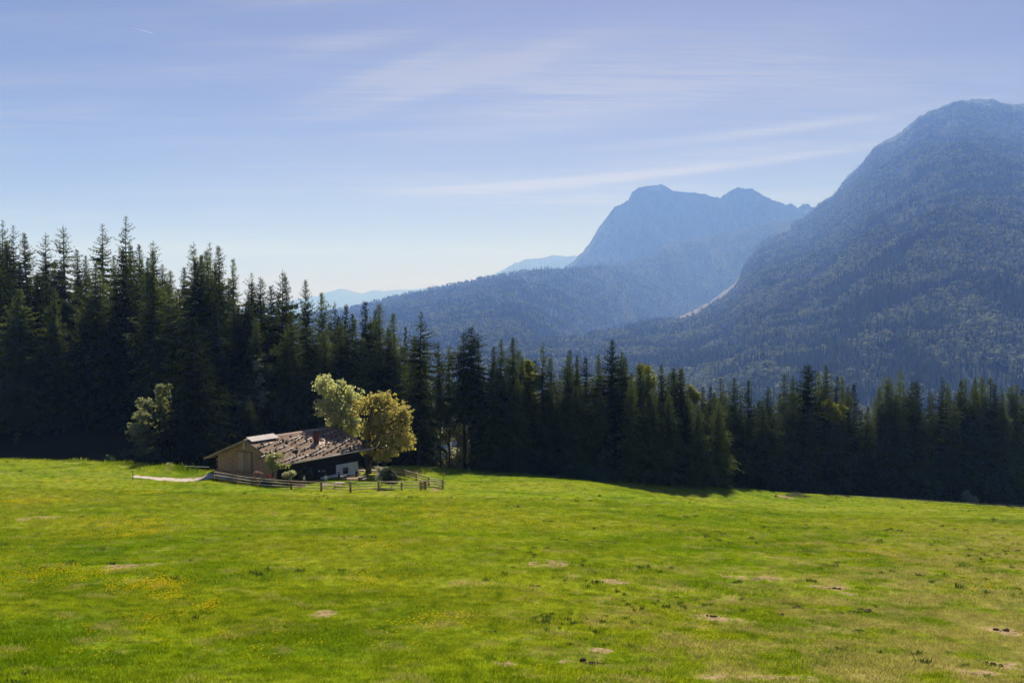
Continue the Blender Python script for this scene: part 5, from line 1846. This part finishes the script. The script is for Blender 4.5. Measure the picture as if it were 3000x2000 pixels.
def person(px, D, rz, label, shirt, trousers, hair, pose='stand', zoff=0.0, height=1.72, backpack=None):
    b = at_ground(px, D, 0.0)
    i = len([o for o in bpy.data.objects if o.name.startswith('person')])
    ms = [cloth_mat('shirt_cloth', shirt), cloth_mat('trouser_cloth', trousers), M_SKIN, cloth_mat('shoe_leather', (0.05, 0.04, 0.035))]
    s = height / 1.72
    J = {}
    sit = pose == 'sit'
    hz = 0.50 if sit else 0.92
    J['pelvis'] = ((0, 0, hz), (0.15, 0.11))
    J['waist'] = ((0, 0.01, hz + 0.16), (0.135, 0.10))
    J['chest'] = ((0, 0.0, hz + 0.38), (0.165, 0.12))
    J['neckb'] = ((0, 0.015, hz + 0.53), (0.075, 0.07))
    J['neck'] = ((0, 0.0, hz + 0.60), 0.052)
    J['chin'] = ((0, -0.02, hz + 0.66), (0.062, 0.075))
    J['head'] = ((0, -0.005, hz + 0.735), (0.075, 0.092))
    J['crown'] = ((0, 0.005, hz + 0.80), (0.055, 0.065))
    J['nose'] = ((0, -0.112, hz + 0.715), 0.014)
    E = [('pelvis', 'waist'), ('waist', 'chest'), ('chest', 'neckb'), ('neckb', 'neck'), ('neck', 'chin'), ('chin', 'head'), ('head', 'crown'), ('head', 'nose')]
    for sg_, nm in ((-1, 'l'), (1, 'r')):
        J['hip' + nm] = ((0.09 * sg_, 0, hz - 0.05), (0.09, 0.095))
        if sit:
            J['knee' + nm] = ((0.12 * sg_, -0.42, 0.50), 0.062)
            J['ankle' + nm] = ((0.12 * sg_, -0.40, 0.09), 0.043)
            J['toe' + nm] = ((0.13 * sg_, -0.58, 0.04), 0.038)
        else:
            st = 0.06 * sg_ if pose == 'walk' else 0.0
            J['knee' + nm] = ((0.10 * sg_, -0.02 - st, 0.49), 0.060)
            J['ankle' + nm] = ((0.11 * sg_, 0.02 - st * 2, 0.09), 0.043)
            J['toe' + nm] = ((0.13 * sg_, -0.15 - st * 2, 0.035), 0.036)
        J['sho' + nm] = ((0.185 * sg_, 0.01, hz + 0.47), 0.062)
        if pose == 'shade':
            J['elb' + nm] = ((0.36 * sg_, -0.13, hz + 0.53), 0.042)
            J['wri' + nm] = ((0.13 * sg_, -0.17, hz + 0.74), 0.029)
            hd = np.array((-0.55 * sg_, -0.05, 0.25))
        elif sit:
            J['elb' + nm] = ((0.25 * sg_, -0.10, hz + 0.22), 0.042)
            J['wri' + nm] = ((0.15 * sg_, -0.33, hz + 0.25), 0.029)
            hd = np.array((-0.3 * sg_, -0.8, -0.1))
        else:
            J['elb' + nm] = ((0.25 * sg_, 0.02, hz + 0.19), 0.042)
            J['wri' + nm] = ((0.24 * sg_, -0.12, hz - 0.02), 0.029)
            hd = np.array((-0.05 * sg_, -0.25, -0.9))
        hd = hd / np.linalg.norm(hd)
        wv = np.array(J['wri' + nm][0])
        J['palm' + nm] = (tuple(wv + hd * 0.07), (0.036, 0.022))
        E += [('pelvis', 'hip' + nm), ('hip' + nm, 'knee' + nm), ('knee' + nm, 'ankle' + nm), ('ankle' + nm, 'toe' + nm), ('chest', 'sho' + nm), ('sho' + nm, 'elb' + nm), ('elb' + nm, 'wri' + nm), ('wri' + nm, 'palm' + nm)]
        sdv = np.cross(hd, np.array((0, 0, 1.0)) if abs(hd[2]) < .8 else np.array((0, 1.0, 0)))
        sdv = sdv / np.linalg.norm(sdv)
        for f in range(4):
            o1 = wv + hd * 0.10 + sdv * (f - 1.5) * 0.021
            J['f%d%s' % (f, nm)] = (tuple(o1 + hd * 0.012), 0.010)
            J['g%d%s' % (f, nm)] = (tuple(o1 + hd * (0.055 + (0.012, 0.02, 0.016, 0.0)[f]) + np.array((0, 0.012, -0.006))), 0.008)
            E += [('palm' + nm, 'f%d%s' % (f, nm)), ('f%d%s' % (f, nm), 'g%d%s' % (f, nm))]
        J['th' + nm] = (tuple(wv + hd * 0.065 + sdv * 0.055 * sg_), 0.010)
        E.append(('palm' + nm, 'th' + nm))
    parts = {}
    for a, c in E:
        k = 0
        if a.startswith(('hip', 'knee')) or a == 'pelvis' and c.startswith('hip'):
            k = 1
        if a.startswith('ankle'):
            k = 3
        if a in ('neckb', 'neck', 'chin', 'head') or a.startswith(('elb', 'wri', 'palm')) or a[0] in 'fg' and a[1].isdigit():
            k = 2
        parts[(a, c)] = k
    me = skin_body('person', J, E, ms, parts)
    o = obj('person', me, None, None, (b[0], b[1], b[2] + zoff), (0, 0, rz))
    o.scale = (s, s, s)
    tag(o, label, 'person')
    # hair
    hv, hf = [], []
    c0 = np.array((0, 0.012, hz + 0.755))
    na, ne = 12, 6
    for e in range(ne + 1):
        th = 0.02 + 1.75 * e / ne
        for j in range(na):
            a = 6.283 * j / na
            fr = 1.0 if math.sin(a) > -0.35 else 0.55
            t2 = th * fr
            hv.append(c0 + np.array((0.098 * math.sin(t2) * math.cos(a), 0.118 * math.sin(t2) * math.sin(a), 0.105 * math.cos(t2))))
    for e in range(ne):
        for j in range(na):
            hf.append((e * na + j, e * na + (j + 1) % na, (e + 1) * na + (j + 1) % na, (e + 1) * na + j))
    hm = mesh_np('hair', np.array(hv), np.array(hf), True)
    obj('hair', hm, cloth_mat('hair_fibre', hair), o)
    if backpack:
        MB().box((-0.15, 0.10, hz + 0.08), (0.15, 0.27, hz + 0.50)).build('backpack', cloth_mat('pack_cloth', backpack), o)
    return o


person(990, 167.0, R(-15), 'person in dark clothes with raised arms shading eyes before the white wall', (0.05, 0.05, 0.06), (0.02, 0.02, 0.025), (0.02, 0.014, 0.01), 'shade')
person(1040.5, 168.8, R(-70), 'person in dark clothes with a backpack walking left at the plastered corner', (0.03, 0.035, 0.05), (0.012, 0.012, 0.016), (0.05, 0.035, 0.025), 'walk', backpack=(0.02, 0.02, 0.03))
person(951.5, 160.0, R(170), 'person in pale striped shirt and teal trousers standing behind the front fence', (0.55, 0.58, 0.60), (0.10, 0.25, 0.30), (0.10, 0.09, 0.08), 'stand')
person(887, 161.5, R(60), 'person in lilac-white shirt with dark hair by the house plants', (0.58, 0.55, 0.62), (0.06, 0.06, 0.08), (0.012, 0.01, 0.009), 'stand')
person(1060.5, 186.8, R(160), 'guest in pink shirt sitting at the sunlit table beside the maple trunk', (0.50, 0.27, 0.25), (0.10, 0.10, 0.14), (0.15, 0.10, 0.06), 'sit')
person(1052.5, 186.6, R(175), 'guest in brown top sitting at the sunlit table nearest the hut', (0.24, 0.13, 0.09), (0.08, 0.08, 0.1), (0.06, 0.035, 0.02), 'sit')

# ================================================================ garden plants
def bush(name, label, px, D, lobes, nc, per, leaf, cr, mat, seed, cat='bush', up=0.6):
    b = at_ground(px, D)
    return broadleaf(name, label, cat, b, [lob(x, y, D + (i % 3) * 0.25 - 0.25, rx, ry, b) for i, (x, y, rx, ry) in enumerate(lobes)], nc, per, leaf, cr, mat, seed, 0.45, 0.05, 5, up=up)


M_PINE = leaf_mat('mountain_pine', (0.020, 0.040, 0.012), (0.070, 0.095, 0.028), 0.25, 0.0, 1.5, 0.05)
M_WHITEFL = leaf_mat('white_blossom', (0.30, 0.31, 0.24), (0.62, 0.60, 0.52), 0.4, 0.0, 2.0, 0.05)
M_PINKFL = leaf_mat('dried_pink_blossom', (0.26, 0.15, 0.13), (0.46, 0.29, 0.26), 0.35, 0.0, 2.0, 0.02)
M_REDFL = leaf_mat('red_blossom', (0.35, 0.015, 0.02), (0.50, 0.04, 0.05), 0.3, 0.0, 2.0, 0.02)
M_IVY = leaf_mat('climbing_leaves', (0.03, 0.05, 0.02), (0.08, 0.11, 0.05), 0.3, 0.0, 1.5, 0.06)
M_NETTLE = leaf_mat('nettle_leaves', (0.028, 0.055, 0.012), (0.065, 0.11, 0.022), 0.35, 0.0, 0.8, 0.05)
bush('mountain_pine', 'dark rounded mountain pine bush inside the garden fence', 1145, 157.5, [(1140, 1388, 20, 22), (1152, 1398, 16, 22), (1130, 1402, 18, 18), (1145, 1412, 22, 12)], 150, 60, 0.17, 0.42, M_PINE, 31)
bush('flowering_shrub', 'pale flowering shrub left of the mountain pine bush', 1113, 158.5, [(1112, 1380, 9, 14), (1110, 1396, 11, 12), (1117, 1390, 8, 12)], 60, 46, 0.13, 0.35, M_WHITEFL, 32)
bush('elder_bush', 'bright pale-leaved bush before the dark front wall of the hut', 847, 158.8, [(838, 1390, 11, 9), (853, 1386, 12, 10), (846, 1396, 16, 9)], 80, 46, 0.15, 0.4, M_WHITEB, 33)
bush('hydrangea', 'dried pinkish hydrangea standing behind the second fence bay', 755, 157.3, [(752, 1386, 7, 6), (758, 1388, 7, 6), (754, 1396, 5, 6)], 36, 40, 0.11, 0.28, M_PINKFL, 34)
bush('rose_shrub', 'small straggly rose shrub on the front fence right of the hydrangea', 798, 154.6, [(795, 1402, 6, 9), (800, 1412, 7, 8), (788, 1410, 5, 10)], 26, 24, 0.12, 0.3, M_SHRUB, 35)
bush('rose_bush', 'little bush with red blossoms at the foot of the apple tree', 787, 158.0, [(787, 1394, 4, 4), (790, 1398, 6, 4)], 14, 30, 0.10, 0.2, M_REDFL, 36)
bush('garden_shrub', 'low leafy clump at the fence below the front door', 812, 154.9, [(808, 1415, 6, 6), (818, 1420, 7, 5)], 26, 30, 0.12, 0.28, M_SHRUB, 37)
bush('flower_tub', 'pinkish-white flowers in the lawn bed by the fence', 874, 154.6, [(868, 1421, 8, 4), (882, 1423, 8, 4)], 30, 30, 0.10, 0.24, M_PINKFL, 38)
bush('climbing_plant', 'dark green climber on the hut wall left of the door', 908, 165.8, [(908, 1378, 5, 8), (911, 1392, 6, 9), (905, 1400, 5, 6)], 46, 40, 0.15, 0.3, M_IVY, 39)
bush('climbing_plant', 'thin climber on the dark hut wall behind the elder bush', 881, 163.8, [(881, 1381, 4, 9), (884, 1394, 4, 7)], 26, 36, 0.14, 0.26, M_IVY, 40)
bush('nettle_patch', 'broad dark patch of tall nettles in the tree shade at the meadow edge', 1735, 208.5, [(1690, 1388, 38, 16), (1735, 1384, 42, 20), (1785, 1388, 44, 16), (1740, 1396, 70, 12)], 330, 34, 0.30, 0.9, M_NETTLE, 41)
bush('bank_bush', 'small green bush on the crest of the bank left of the hut', 322, 186.5, [(322, 1348, 9, 12), (318, 1356, 12, 8)], 36, 30, 0.22, 0.5, M_NETTLE, 42)
bush('bank_bush', 'pale little bush at the right end of the bank by the track', 500, 179.5, [(496, 1362, 7, 6), (503, 1368, 7, 6)], 24, 26, 0.18, 0.4, M_WHITEB, 43)
bush('understorey_bush', 'dim leafy bush under the forest edge above the bank', 375, 199, [(370, 1330, 20, 18), (390, 1345, 22, 14)], 80, 34, 0.26, 0.7, M_SHRUB, 44)
# apple tree by the hut corner
b = at_ground(795, 158.3)
broadleaf('apple_tree', 'small airy apple tree before the right end of the gable', 'tree', b,
          [lob(800, 1335, 158, 17, 11, b), lob(818, 1338, 158.5, 15, 12, b), lob(792, 1350, 158, 13, 12, b), lob(808, 1360, 158, 22, 12, b), lob(827, 1366, 158.6, 13, 9, b), lob(797, 1375, 158, 10, 8, b)],
          130, 12, 0.26, 0.42, M_APPLE, 45, 1.6, 0.09, 6, lean=(-0.1, 0), shell=0.6)

# ================================================================ pasture fences and small things
M_DARKPOST = mat_noise('dark_stake_wood', (0.03, 0.024, 0.02), (0.08, 0.065, 0.05), 3, 0.9, 0.1)
M_WIRE = mat_noise('fence_wire', (0.30, 0.31, 0.30), (0.42, 0.43, 0.42), 3, 0.5, 0.4)
e_pts = [(-40, 157.0), (55, 158.0), (172, 159.4), (297, 161.0), (383, 162.0)]
e_base = [Vector(at_ground(px, D, 0.0)) for px, D in e_pts]
ef = thing('electric_fence', 'thin electric pasture fence with two wires left of the gravel track', 'fence', e_base[0])
for i, q in enumerate(e_base):
    l = q - e_base[0]
    big = i == len(e_base) - 1
    MB().tube([l + Vector((0, 0, -0.3)), l + Vector((0, 0, 1.6 if big else 1.25))], 0.065 if big else 0.018, 6).build('post', M_DARKPOST if big else M_WIRE, ef)
for z in (0.45, 1.05):
    MB().tube([(q - e_base[0]) + Vector((0, 0.05, z - (0.03 if i % 2 else 0))) for i, q in enumerate(e_base)], 0.006, 3).build('wire', M_WIRE, ef)
b = at_ground(2060, 186.0, -0.3)
MB().tube([(0, 0, 0), (0.02, 0, 0.9), (0, 0, 1.5)], [0.06, 0.055, 0.05], 7).build('fence_stake', M_DARKPOST, None, True, b)
tag(bpy.data.objects['fence_stake'], 'lone dark wooden stake standing in the open meadow on the right', 'stake')
b = at_ground(2278, 212.0, -0.3)
o = MB().tube([(0, 0, 0), (0.02, 0, 0.7), (0, 0, 1.3)], [0.05, 0.05, 0.045], 7).build('fence_stake', M_DARKPOST, None, True, b)
tag(o, 'short stake at the meadow edge left of the brush pile', 'stake')
b0, b1 = at_ground(532, 180, 0.0), P(612, 1367.5, 172.5)
bar = thing('barrier_bar', 'thin barrier bar from the bank to the left corner of the hut', 'barrier', b0)
MB().tube([(0, 0, 0.85), (b1[0] - b0[0], b1[1] - b0[1], b1[2] - b0[2])], 0.05, 6).build('bar', M_POLE, bar)
MB().tube([(0, 0, -0.3), (0, 0, 1.0)], 0.07, 6).build('post', M_DARKPOST, bar)
e2 = [Vector(at_ground(px, D, 0.0)) for px, D in ((2455, 226), (2960, 242), (3060, 246))]
ef2 = thing('pasture_fence', 'low wire pasture fence along the lower meadow edge at right', 'fence', e2[0])
for q in e2:
    MB().tube([q - e2[0] + Vector((0, 0, -0.2)), q - e2[0] + Vector((0, 0, 1.1))], 0.05, 5).build('post', M_DARKPOST, ef2)
for z in (0.6, 1.0):
    MB().tube([q - e2[0] + Vector((0, 0.05, z)) for q in e2], 0.012, 3).build('wire', M_WIRE, ef2)
# brush pile of cut branches
M_BRUSH = mat_noise('grey_dead_branch', (0.16, 0.13, 0.11), (0.36, 0.31, 0.27), 2.0, 0.9, 0.1)
b = at_ground(2336, 220.0, 0.0)
bp_ = thing('brush_pile', 'grey heap of cut branches at the lower meadow edge', 'brush pile', b)
r = random.Random(21)
mb = MB()
for k in range(260):
    x = r.gauss(0, 1.7)
    h = max(0.05, 1.15 * math.exp(-(x / 2.2) ** 2)) * r.uniform(0, 1)
    y = r.gauss(0, 0.7)
    a, t = r.uniform(0, 6.28), r.uniform(-0.5, 0.5)
    L = r.uniform(0.5, 1.3)
    d = Vector((math.cos(a) * math.cos(t), math.sin(a) * math.cos(t), math.sin(t))) * L
    c = Vector((x, y, h))
    mb.tube([c - d * 0.5, c + Vector((r.uniform(-.08, .08), 0, r.uniform(-.08, .08))), c + d * 0.5], [0.035, 0.028, 0.012], 4)
o = mb.build('branch', M_BRUSH, bp_)
tag(o, kind='stuff')
# clods of dark earth and dung in the turf
M_CLOD = mat_noise('dark_earth', (0.018, 0.011, 0.008), (0.065, 0.042, 0.03), 6, 0.95, 0.1)


def ray_ground(px, py):
    Ds = np.geomspace(22, 260, 1200)
    pts = np.array([P(px, py, d) for d in Ds])
    k = int(np.argmax(pts[:, 2] < ground(pts[:, 0], pts[:, 1])))
    return pts[k, 0], Ds[k]


CLODS = [(1735, 1945, 0.5, 'long dark dung heap near the bottom edge right of centre'), (1903, 1968, 0.32, 'dark clod near the bottom edge right of the long dung heap'), (2265, 1963, 0.30, 'small dark clod near the bottom edge under the right mountain'),
         (2305, 1930, 0.26, 'dark clod on the lower right turf above the bottom clods'), (2525, 1793, 0.62, 'wide dark dung heap right of the sandy patch'), (2340, 1781, 0.42, 'dark dung heap left of the sandy patch'), (2285, 1802, 0.32, 'small dark clod below and left of the sandy patch'),
         (2088, 1806, 0.26, 'small clod on the right turf, leftmost of the row'), (2077, 1716, 0.26, 'small dark clod above the right hand dry patches'), (1962, 1700, 0.22, 'tiny dark clod right of the big brown soil patch'), (1570, 1716, 0.25, 'small dark clod below the big brown soil patch'),
         (2515, 1849, 0.3, 'single dark clod on the middle of the right turf'), (2930, 1846, 0.42, 'dark dung heap near the right edge'), (2915, 1950, 0.4, 'dark clod on bare soil in the bottom right corner'), (2445, 1725, 0.3, 'dark clod on the long dry strip at right'),
         (835, 1687, 0.25, 'dark clod left of centre on the green turf'), (130, 1503, 0.35, 'dark clod on the bare patch at far left'), (1440, 1851, 0.22, 'small dark clod in the middle foreground')]
for k, (px, py, rr, lab) in enumerate(CLODS):
    x, y = ray_ground(px, py)
    r = np.random.default_rng(300 + k)
    V, F = [], []
    mb = MB()
    for j in range(9):
        c = Vector((r.normal(0, rr * 0.55), r.normal(0, rr * 0.25), 0.0))
        q = rr * r.uniform(0.16, 0.34)
        n = 7
        ring0 = [(c.x + q * math.cos(6.283 * i / n) * r.uniform(.8, 1.2), c.y + q * math.sin(6.283 * i / n) * r.uniform(.8, 1.2), -0.05) for i in range(n)]
        ring1 = [(c.x + q * .75 * math.cos(6.283 * i / n) * r.uniform(.7, 1.2), c.y + q * .75 * math.sin(6.283 * i / n) * r.uniform(.7, 1.2), q * r.uniform(.35, .6)) for i in range(n)]
        mb.add(ring0 + ring1 + [(c.x, c.y, q * 0.7)], [(i, (i + 1) % n, n + (i + 1) % n, n + i) for i in range(n)] + [(n + i, n + (i + 1) % n, 2 * n) for i in range(n)])
    o = mb.build('earth_clod', M_CLOD, None, False, (x, y, gz(x, y) + 0.01))
    tag(o, lab, 'clod', 'clods in the meadow')

# contrail high above the haze
c0, c1 = P(388, 82, 17000), P(449, 99, 17600)
m_ct, w, out = mat_base('contrail_vapour')
df = w.n('ShaderNodeBsdfTranslucent')
df.inputs[0].default_value = (0.9, 0.9, 0.9, 1)
d2 = w.n('ShaderNodeBsdfDiffuse')
d2.inputs[0].default_value = (0.9, 0.9, 0.9, 1)
mx = w.n('ShaderNodeMixShader')
w.l(df.outputs[0], mx.inputs[1])
w.l(d2.outputs[0], mx.inputs[2])
w.l(mx.outputs[0], out.inputs[0])
c0, c1 = Vector(c0), Vector(c1)
o = MB().tube([(0, 0, 0), (c1 - c0) * 0.35, (c1 - c0) * 0.75, c1 - c0], [1, 4, 5, 2], 6).build('contrail', m_ct, None, True, c0)
tag(o, 'short white aircraft contrail in the upper left sky', 'contrail')

# wisp of chimney smoke drifting left before the dark trees
ms, w, out = mat_base('chimney_smoke')
tc = w.n('ShaderNodeTexCoord')
sp = w.n('ShaderNodeSeparateXYZ')
g0 = w.vmap(tc.outputs['Object'], (0.55, 0.5, 0.75))
nz_ = w.noise(g0, 0.9, 4, 0.6, 0.8)
ln = w.n('ShaderNodeVectorMath', operation='LENGTH')
w.l(w.vmap(tc.outputs['Object'], (1 / 5.0, 1 / 1.5, 1 / 1.7)), ln.inputs[0])
fall = w.math('SUBTRACT', 1.0, ln.outputs[1], clamp=True)
pv = w.n('ShaderNodeVolumePrincipled')
pv.inputs['Color'].default_value = (0.75, 0.85, 1.0, 1)
pv.inputs['Absorption Color'].default_value = (1, 1, 1, 1)
for k in ('Density Attribute', 'Color Attribute', 'Temperature Attribute'):
    pv.inputs[k].default_value = ''
w.l(w.math('MULTIPLY', w.math('MULTIPLY', w.ramp(nz_, [(0.44, 0.0), (0.7, 1.0)]), fall), 0.045), pv.inputs['Density'])
w.l(pv.outputs[0], out.inputs['Volume'])
sc_ = P(825, 1232, 181)
sm = MB()
N = 12
ring = []
for e in range(1, 6):
    for j in range(N):
        th, a = math.pi * e / 6, 6.283 * j / N
        ring.append((5.0 * math.cos(th), 1.5 * math.sin(th) * math.cos(a), 1.7 * math.sin(th) * math.sin(a)))
V = [(5.0, 0, 0)] + ring + [(-5.0, 0, 0)]
F = [(0, 1 + (j + 1) % N, 1 + j) for j in range(N)] + [(len(V) - 1, 1 + 4 * N + j, 1 + 4 * N + (j + 1) % N) for j in range(N)]
for e in range(4):
    for j in range(N):
        F.append((1 + e * N + j, 1 + e * N + (j + 1) % N, 1 + (e + 1) * N + (j + 1) % N, 1 + (e + 1) * N + j))
sm.add(V, F)
o = sm.build('smoke', ms, None, False, sc_)
o.rotation_euler = (0, R(6), 0)
tag(o, 'faint bluish chimney smoke before the dark trees', kind='stuff')

# ================================================================ turf: grass tufts and flowers
m_gr, w, out = mat_base('grass_blades')
c, p_, tiny, sml = meadow_color(w)
oi = w.n('ShaderNodeObjectInfo')
c = w.mix(1.0, c, w.ramp(oi.outputs['Random'], [(0.0, 0.6), (0.5, 0.98), (1.0, 1.4)]), 'MULTIPLY')
hs = w.n('ShaderNodeHueSaturation')
hs.inputs['Value'].default_value = 1.25
w.l(c, hs.inputs['Color'])
df, tr = w.n('ShaderNodeBsdfDiffuse'), w.n('ShaderNodeBsdfTranslucent')
w.l(hs.outputs[0], df.inputs[0])
h2 = w.n('ShaderNodeHueSaturation')
h2.inputs['Value'].default_value = 1.5
h2.inputs['Saturation'].default_value = 1.05
w.l(c, h2.inputs['Color'])
w.l(h2.outputs[0], tr.inputs[0])
mx = w.n('ShaderNodeMixShader')
mx.inputs[0].default_value = 0.5
w.l(df.outputs[0], mx.inputs[1])
w.l(tr.outputs[0], mx.inputs[2])
w.l(mx.outputs[0], out.inputs[0])
M_WEED = leaf_mat('dock_leaves', (0.035, 0.062, 0.010), (0.085, 0.125, 0.018), 0.4, 0.3, 0.8, 0.06)
M_FLOWER = leaf_mat('yellow_petals', (0.58, 0.40, 0.008), (0.70, 0.54, 0.012), 0.45, 0.2, 3.0, 0.0)
TUFTS = bpy.data.collections.new('turf_kinds')


def tuft(seed, n, h, spread, wd):
    r = np.random.default_rng(seed)
    b = np.c_[r.normal(0, spread, n), r.normal(0, spread, n), np.full(n, -0.02)]
    a = r.uniform(0, 6.28, n)
    ln = r.uniform(0.0, 0.9, n)
    d = norm(np.c_[np.cos(a) * ln, np.sin(a) * ln, np.ones(n)])
    L = h * r.uniform(0.5, 1.3, n)
    sv = norm(np.cross(d, r.normal(0, 1, (n, 3))))
    return mesh_np('tuft', *kites(b, d, sv, L, np.full(n, wd) * r.uniform(.7, 1.4, n)))


kinds = [(tuft(1, 30, 0.095, 0.13, 0.014), m_gr), (tuft(2, 34, 0.13, 0.16, 0.015), m_gr), (tuft(3, 26, 0.075, 0.19, 0.014), m_gr), (tuft(4, 26, 0.30, 0.16, 0.09), M_WEED)]
r = np.random.default_rng(5)
n = 7
bx_ = np.c_[r.normal(0, .16, n), r.normal(0, .16, n), r.uniform(.12, .22, n)]
VV, FF = [], []
for q in bx_:
    k0 = len(VV)
    VV.append(q + (0, 0, .012))
    for j in range(6):
        a = 6.283 * j / 6
        VV.append(q + np.array((math.cos(a) * .029, math.sin(a) * .029, r.uniform(-.01, .01))))
    FF += [(k0, k0 + 1 + j, k0 + 1 + (j + 1) % 6) for j in range(6)]
kinds.append((mesh_np('flower_heads', np.array(VV), np.array(FF)), M_FLOWER))
for i, (m_, mt) in enumerate(kinds):
    m_.materials.append(mt)
    TUFTS.objects.link(bpy.data.objects.new('turf_kind_%d' % i, m_))


def wedge(n, d0, d1, half=0.70):
    D = np.sqrt(rng.uniform(d0 * d0, d1 * d1, n))
    return rng.uniform(-half, half, n) * D, D


GP, GS, GK = [], [], []
for (n, d0, d1, s0, s1) in ((66000, 22, 50, 0.8, 1.25), (52000, 50, 85, 1.0, 1.6), (45000, 85, 140, 1.3, 2.2), (37000, 140, 260, 1.3, 2.2)):
    X, D = wedge(n, d0, d1)
    ok = (D < crest_Y(X / D) + 2) & (soil_mask(X, D) < rng.uniform(0.08, 0.5, len(X))) & ~track_mask(X, D)
    hx = (X - HUT_O[0]) * VD[0] + (D - HUT_O[1]) * VD[1]
    hu = (X - HUT_O[0]) * UD[0] + (D - HUT_O[1]) * UD[1]
    ok &= ~((hx > -10) & (hx < 10.5) & (hu > -0.5) & (hu < 25))
    X, D = X[ok], D[ok]
    GP.append(np.c_[X, D])
    thick = fbm(X / 3.5, D / 3.5, 3, 61)
    s = rng.uniform(s0, s1, len(X)) * (0.55 + 0.9 * thick)
    s = s * (1 + 1.3 * np.exp(-((crest_Y(X / D) - D) / 4.0) ** 2) * rng.uniform(0, 1, len(X)))
    bank = np.exp(-((X + 62) / 14) ** 2) * sstep(D, 168, 176)
    k = rng.choice([0, 1, 2], len(X), p=[.4, .3, .3])
    wd_ = fbm(X / 7, D / 7, 3, 71) + 0.25 * fbm(X / 40, D / 40, 2, 12) * (X / D > 0.02)
    weed = (wd_ > 0.70) & (rng.random(len(X)) < 0.012)
    s = s * np.where(weed, 0.5, 1.0)
    GS.append(s * (1 + 1.0 * bank))
    GK.append(np.where(weed, 3, k))
GP, GS, GK = np.concatenate(GP), np.concatenate(GS), np.concatenate(GK)
Z = ground(GP[:, 0], GP[:, 1])
scatter_object('meadow_grass', 'short grass and weeds covering the meadow', np.c_[GP, Z], GS, rng.uniform(0, 6.28, len(GS)), GK, TUFTS)
# yellow hawkbit in drifts
FP = []
for (px, py, sx, sy, n) in [(60, 1473, 70, 6, 260), (130, 1468, 40, 5, 160), (240, 1410, 60, 4, 160), (420, 1425, 90, 8, 300), (440, 1446, 40, 4, 200), (430, 1537, 45, 10, 220), (330, 1527, 60, 8, 150), (415, 1566, 30, 6, 120),
                            (110, 1690, 80, 20, 120), (240, 1675, 60, 12, 80), (440, 1720, 60, 9, 160), (350, 1700, 120, 14, 90), (520, 1748, 60, 10, 50), (620, 1785, 30, 5, 30), (430, 1820, 40, 8, 24), (260, 1560, 60, 14, 60),
                            (1150, 1505, 130, 18, 600), (1350, 1512, 170, 20, 700), (1550, 1545, 150, 18, 300), (850, 1478, 90, 10, 250), (640, 1420, 60, 6, 120), (1270, 1825, 80, 12, 60), (1120, 1605, 50, 10, 60), (1110, 1710, 60, 12, 50),
                            (1230, 1450, 60, 5, 160), (60, 1620, 60, 25, 60), (1000, 1640, 200, 60, 60), (2850, 1490, 130, 6, 300), (2520, 1625, 150, 20, 200), (2900, 1720, 80, 15, 120), (700, 1900, 300, 60, 40), (1500, 1800, 500, 90, 70), (2100, 1870, 200, 40, 30), (300, 1850, 250, 40, 50)]:
    x0, y0 = ray_ground(px, py)
    _, y1 = ray_ground(px, py - sy)
    ly = min(abs(y1 - y0) + 0.3, 22)
    n = int(n * (0.6 if y0 < 90 else 0.45))
    FP.append(np.c_[rng.normal(x0, sx * y0 / FPX, n), rng.normal(y0, ly, n)])
FP = np.concatenate(FP)
keep = (FP[:, 1] < crest_Y(FP[:, 0] / FP[:, 1])) & (soil_mask(FP[:, 0].copy(), FP[:, 1].copy()) < 0.3)
hx = (FP[:, 0] - HUT_O[0]) * VD[0] + (FP[:, 1] - HUT_O[1]) * VD[1]
hu = (FP[:, 0] - HUT_O[0]) * UD[0] + (FP[:, 1] - HUT_O[1]) * UD[1]
keep &= ~((hx > -11) & (hx < 12) & (hu > -1) & (hu < 26))
FP = FP[keep]
scatter_object('yellow_flowers', 'drifts of small yellow flowers in the meadow', np.c_[FP, ground(FP[:, 0], FP[:, 1])], rng.uniform(0.8, 1.3, len(FP)) * (0.9 + FP[:, 1] / 400), rng.uniform(0, 6.28, len(FP)), np.full(len(FP), 4), TUFTS)
